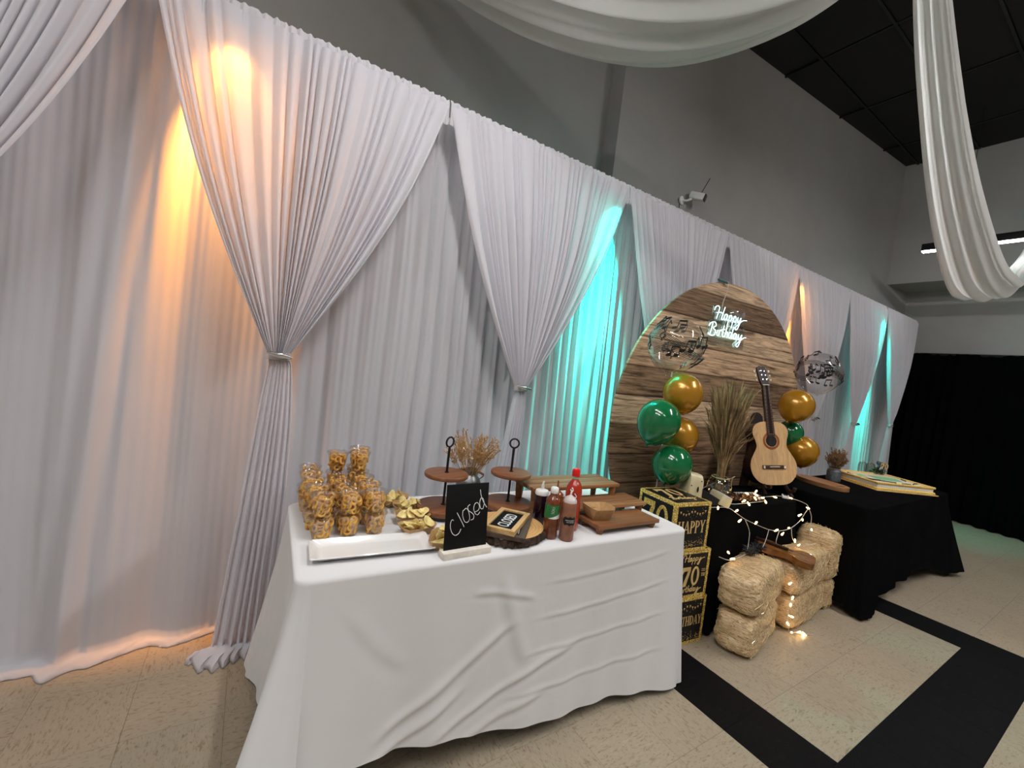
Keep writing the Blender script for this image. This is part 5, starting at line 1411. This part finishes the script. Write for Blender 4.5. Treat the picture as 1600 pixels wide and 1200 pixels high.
# black feather tuft
mb = MB(); r = random.Random(8)
for i in range(150):
    a = r.uniform(0, 2 * PI); e = r.uniform(-.1, 1.0); c = Vector((r.uniform(-.10, .10), r.uniform(-.02, .02), .018)); L = r.uniform(.03, .055)
    d = Vector((cos(a), sin(a) * .7, e)).normalized(); mb.tube([c, c + d * L * .5, c + d * L + Vector((0, 0, -.012))], .0055, 4, taper=lambda s: [.5, 1, .2][min(2, int(s * 2.01))])
tag(mb.build('feather_boa', 'feather_black', None, (2.745, -1.005, .474), (0, 0, rad(10))), 'black feather tuft lying on the top left hay bale', 'feathers')

# ------------------------------------------------------------------ fairy lights
fl = empty('fairy_lights', (2.85, -.97, .74), 0, 'string of warm fairy lights draped over black table and hay', 'string lights')
FO = Vector((2.85, -.97, .74)); 
def fy(x): return -.905 - .061 * (x - 2.35) - .060
WIRES = [
    [(2.36, -.90, .752), (2.44, fy(2.44), .770), (2.55, fy(2.55), .725), (2.62, fy(2.62) - .008, .690), (2.75, fy(2.75) - .012, .645), (2.88, fy(2.88) - .014, .606), (3.0, fy(3.0) - .015, .588), (3.12, fy(3.12) - .014, .592), (3.22, fy(3.22) - .012, .625), (3.29, fy(3.29) - .008, .675), (3.33, fy(3.33), .735), (3.31, -.915, .752), (3.24, -.86, .752)],
    [(2.62, fy(2.62) - .008, .690), (2.66, fy(2.66) - .02, .62), (2.66, fy(2.66) - .026, .56), (2.65, fy(2.65) - .03, .495)],
    [(2.88, fy(2.88) - .014, .606), (2.84, fy(2.84) - .025, .54), (2.80, fy(2.8) - .03, .49)],
    [(3.0, fy(3.0) - .015, .588), (2.96, fy(2.96) - .025, .53), (2.97, fy(2.97) - .03, .49)],
    [(3.14, fy(3.14) - .014, .600), (3.14, fy(3.14) - .03, .53), (3.20, fy(3.2) - .04, .485), (3.30, fy(3.3) - .05, .475), (3.42, fy(3.42) - .05, .48)],
    [(3.33, fy(3.33), .735), (3.36, fy(3.36) - .02, .66), (3.345, fy(3.34) - .03, .57), (3.36, fy(3.36) - .03, .50)],
    [(2.50, -.80, .750), (2.56, -.85, .752), (2.60, -.70, .77), (2.70, -.68, .80), (2.76, -.72, .83), (2.80, -.70, .78), (2.86, -.76, .76), (3.0, -.80, .752), (3.1, -.80, .752)],
    [(2.56, -.85, .752), (2.62, -.905, .755), (2.72, -.925, .76), (2.95, -.93, .76), (3.0, -.87, .756), (3.24, -.86, .752)],
    [(2.42, -.975, .478), (2.46, -1.02, .472), (2.58, -1.02, .478), (2.78, -1.0, .48), (2.88, -1.03, .46), (2.903, -1.11, .40), (2.900, -1.165, .33), (2.900, -1.180, .24), (2.870, -1.190, .17), (2.885, -1.190, .10), (2.92, -1.195, .03), (3.0, -1.195, .012), (3.02, -1.215, .010), (3.10, -1.25, .006)]]
for w in WIRES: MB().tube([p - FO for p in catmull(w, 8)], .0019, 5).build('wire', 'wire_white', fl)
bme = MB().lathe([(.0022, 0), (.0030, .004), (.0050, .012), (.0056, .019), (.0040, .025), (0, .027)], 8).mesh('bulb', 'bulb_glow', 60)
r = random.Random(4)
BULBS = [(2.395, -.945, .752, 1), (2.515, fy(2.51) - .006, .742, 0), (2.575, fy(2.57) - .014, .695, 2), (2.715, fy(2.71) - .018, .655, 1), (2.935, fy(2.93) - .02, .592, 1), (3.045, fy(3.04) - .02, .575, 3), (3.10, fy(3.1) - .02, .605, 1), (3.255, fy(3.25) - .02, .650, 1), (3.23, fy(3.23) - .02, .685, 1), (3.285, fy(3.28) - .016, .728, 1), (3.30, -.925, .756, 1), (3.375, fy(3.37) - .025, .575, 1),
         (3.15, fy(3.15) - .04, .530, 1), (3.20, fy(3.2) - .05, .492, 1), (3.17, -.875, .756, 2), (2.46, -1.02, .480, 1), (2.50, -.99, .492, 0), (2.80, -1.01, .484, 1), (2.905, -1.17, .335, 1), (2.905, -1.185, .235, 1), (2.875, -1.196, .205, 1), (2.868, -1.195, .150, 1), (2.885, -1.198, .085, 1), (2.93, -1.202, .028, 1), (3.0, -1.200, .014, 2), (3.02, -1.22, .012, 1), (3.05, -1.21, .012, 2),
         (2.60, -.70, .775, 1), (2.56, -.845, .757, 0), (2.77, -.715, .835, 1), (2.81, -.70, .785, 2), (2.735, -.93, .770, 1), (2.83, -.935, .775, 2), (2.90, -.92, .780, 1), (2.95, -.93, .765, 1), (2.70, -.915, .765, 2), (2.86, -.90, .805, 1), (2.78, -.885, .81, 2), (2.95, -.86, .79, 0)]
for (x, y, z, k) in BULBS:
    obj('bulb', bme, fl, Vector((x, y, z)) - FO, (r.uniform(-1, 1) + (PI / 2 if k else 0), r.uniform(-.5, .5), r.uniform(0, 6)))

# ------------------------------------------------------------------ cake table things
CTZ = .7575
ob = empty('serving_board', (4.18, -.770, CTZ), rad(-14), 'oval wooden serving board with a cut-out handle on the cake table', 'serving board')
L_, W_ = .205, .115; ov = []
for k in range(60):
    a = 2 * PI * k / 60; ov.append((W_ * math.copysign(abs(cos(a)) ** .85, cos(a)), L_ * math.copysign(abs(sin(a)) ** .9, sin(a))))
slot = [(.050 * math.copysign(abs(cos(2 * PI * k / 60)) ** .7, cos(2 * PI * k / 60)), -.150 + .016 * math.copysign(abs(sin(2 * PI * k / 60)) ** .7, sin(2 * PI * k / 60))) for k in range(60)]
mb = MB(); n = 60
def near(o): return min(range(n), key=lambda i: (slot[i][0] - o[0]) ** 2 + (slot[i][1] - o[1]) ** 2)
bm = bmesh.new()
vo_ = [bm.verts.new((x, y, 0)) for x, y in ov]; vi_ = [bm.verts.new((x, y, 0)) for x, y in slot]
eo = [bm.edges.new((vo_[i], vo_[(i + 1) % n])) for i in range(n)]; ei = [bm.edges.new((vi_[i], vi_[(i + 1) % n])) for i in range(n)]
bmesh.ops.triangle_fill(bm, use_beauty=True, edges=eo + ei)
ex = bmesh.ops.extrude_face_region(bm, geom=list(bm.faces)); bmesh.ops.translate(bm, vec=(0, 0, .032), verts=[g for g in ex['geom'] if isinstance(g, bmesh.types.BMVert)])
bm.verts.index_update(); mb.add([v.co.copy() for v in bm.verts], [[v.index for v in f.verts] for f in bm.faces]); bm.free()
mb.build('board', 'board_wood', ob, smooth=40)

jr = empty('galvanised_jar', (4.55, -.715, CTZ), rad(30), 'dull grey jar of brown dried flowers left of the cake', 'vase')
MB().lathe([(0, 0), (.050, 0), (.054, .005), (.054, .085), (.048, .100), (.040, .108), (.040, .122), (.042, .124), (.038, .124), (.036, .108)], 28, capt=False).build('jar_body', 'galvanised', jr)
MB().torus(.043, .003, (0, 0, .112), 24, 6).build('twine_band', 'twine', jr)
bouquet(jr, 60, .08, .22, .085, 'straw_dark', 9, head=.6, r0=.028, headr=.008, nseed=13, fuzz=.022)
MB().ball((.045, -.035, .155), .032, 14, 9, sz=.75).build('dried_flower', 'dry_flower', jr)

ck = empty('sheet_cake', (4.98, -.93, CTZ), rad(-27), 'cream sheet cake with yellow piped border and green music decoration', 'cake')
CL, CW, CHH = .54, .44, .055
MB().box((0, 0, .004), (CL + .05, CW + .05, .008), .002).build('cake_board', 'gold_paint', ck)
MB().box((0, 0, .008 + CHH / 2), (CL, CW, CHH), .008).build('sponge', 'frosting_white', ck)
for zz, rr in ((.016, .013), (.010 + CHH, .011)):
    mb = MB()
    for s in (-1, 1):
        for i in range(int(CL / .02) + 1): mb.ball((-CL / 2 + i * .02, s * CW / 2, zz), rr, 8, 6, sx=1.1)
        for i in range(1, int(CW / .02)): mb.ball((s * CL / 2, -CW / 2 + i * .02, zz), rr, 8, 6, sy=1.1)
    mb.build('piped_border', 'frosting_yellow', ck)
zt_ = .0085 + CHH
MB().prism([(-.10, -.06), (.13, -.08), (.20, .06), (-.04, .10)], zt_, zt_ + .002).build('green_icing', 'frosting_green', ck, smooth=0)
MB().prism([(-.20, .02), (-.14, .12), (-.08, .13), (-.14, .0)], zt_, zt_ + .002).build('green_icing', 'frosting_green', ck, smooth=0)
for i, (x0, y0, x1, y1) in enumerate([(-.26, -.10, -.02, -.15), (-.26, -.06, -.12, -.10), (.02, -.17, .10, -.17), (.16, -.14, .24, -.10), (.22, -.02, .26, .06), (-.24, .06, -.20, .15)]):
    MB().tube([(x0, y0, zt_ + .002), ((x0 + x1) / 2, (y0 + y1) / 2 + .01, zt_ + .002), (x1, y1, zt_ + .002)], .006, 6).build('icing_note', 'print_black', ck)
tp = empty('cake_topper', (5.25, -.845, CTZ + .066), rad(-27), 'gold 70 topper with black curls standing on the cake', 'cake topper')
word('70', .055, 'gold_paint', tp, Matrix.Translation((.02, 0, .085)) @ Matrix.Rotation(PI / 2, 4, 'X'), 'gold_number', th=.004)
mb = MB(); r = random.Random(2)
for i in range(9):
    x = -.06 + i * .011; mb.tube(catmull([(x, 0, 0), (x + r.uniform(-.01, .01), 0, .05), (x + .012, 0, .09), (x - .008, 0, .11), (x + .004, 0, .13 - .003 * i)], 5), .0028, 5)
mb.build('black_curls', 'print_black', tp)
gl = empty('greenery_sprig', (5.30, -.80, CTZ + .066), 0, 'small sprig of dark green leaves on the back of the cake', 'leaves')
lf = MB(); lf.grid(np.array([[(x * .05, y * .016 * (1 - (2 * x - 1) ** 2), .01 * sin(PI * x) - .003 * y * y) for y in (-1, 0, 1)] for x in np.linspace(0, 1, 7)])); lm = lf.mesh('leaf', 'leaf_green', 180)
for i in range(16): obj('leaf', lm, gl, (r.uniform(-.05, .05), r.uniform(-.03, .03), r.uniform(.0, .03)), (r.uniform(-.5, .5), r.uniform(-.9, .1), r.uniform(0, 6)), (1.2, 1.2, 1))
for i, (x, y) in enumerate([(5.40, -.645), (5.50, -.680)]):
    g = empty('glass_cloche', (x, y, CTZ), 0, ['tall clear glass with copper wire top behind the cake, left one', 'tall clear glass with copper wire top behind the cake, right one'][i], 'glass', 'clear glasses behind the cake')
    MB().lathe([(.034, 0), (.036, .003), (.037, .10), (.034, .122), (.022, .136), (0, .14), (0, .137), (.020, .133), (.032, .120), (.035, .10), (.033, .004)], 24, capb=False, capt=False).build('glass_body', 'clear_glass', g)
    MB().tube(catmull([(-.035, 0, .11), (-.02, 0, .145), (0, 0, .155), (.02, 0, .145), (.035, 0, .11)], 6), .0025, 6).build('wire_handle', 'gold_paint', g)

# ------------------------------------------------------------------ security camera on the wall
sc_ = empty('security_camera', (3.56, .505, 3.335), rad(10), 'small white security camera on the grey wall above the curtains', 'security camera')
MB().lathe([(0, 0), (.04, 0), (.04, .012), (.018, .02), (0, .02)], 20, T=Matrix.Translation((0, .045, -.03)) @ Matrix.Rotation(PI / 2, 4, 'X')).build('wall_mount', 'white_plastic', sc_)
MB().tube([(0, .035, -.03), (.02, .0, -.035), (.06, -.03, -.01)], .011, 8).build('bracket_arm', 'white_plastic', sc_)
TBc = Matrix.Translation((.10, -.07, .02)) @ Matrix.Rotation(rad(-76), 4, 'Z') @ Matrix.Rotation(rad(18), 4, 'Y')
MB().box((0, 0, 0), (.15, .075, .07), .014, T=TBc).build('housing', 'white_plastic', sc_)
MB().box((.079, 0, 0), (.012, .068, .064), .006, T=TBc).build('lens_face', 'black_plastic', sc_)
MB().lathe([(0, 0), (.014, 0), (.013, .004), (0, .006)], 16, T=TBc @ Matrix.Translation((.084, 0, .008)) @ Matrix.Rotation(PI / 2, 4, 'Y')).build('lens', 'clear_glass', sc_)
MB().tube([TBc @ Vector((.01, .03, .03)), TBc @ Vector((.03, .03, .20))], .004, 6).build('antenna', 'black_plastic', sc_)
MB().tube([(-.01, .05, -.05), (-.012, .05, -.55)], .004, 6).build('cable', 'black_plastic', sc_)
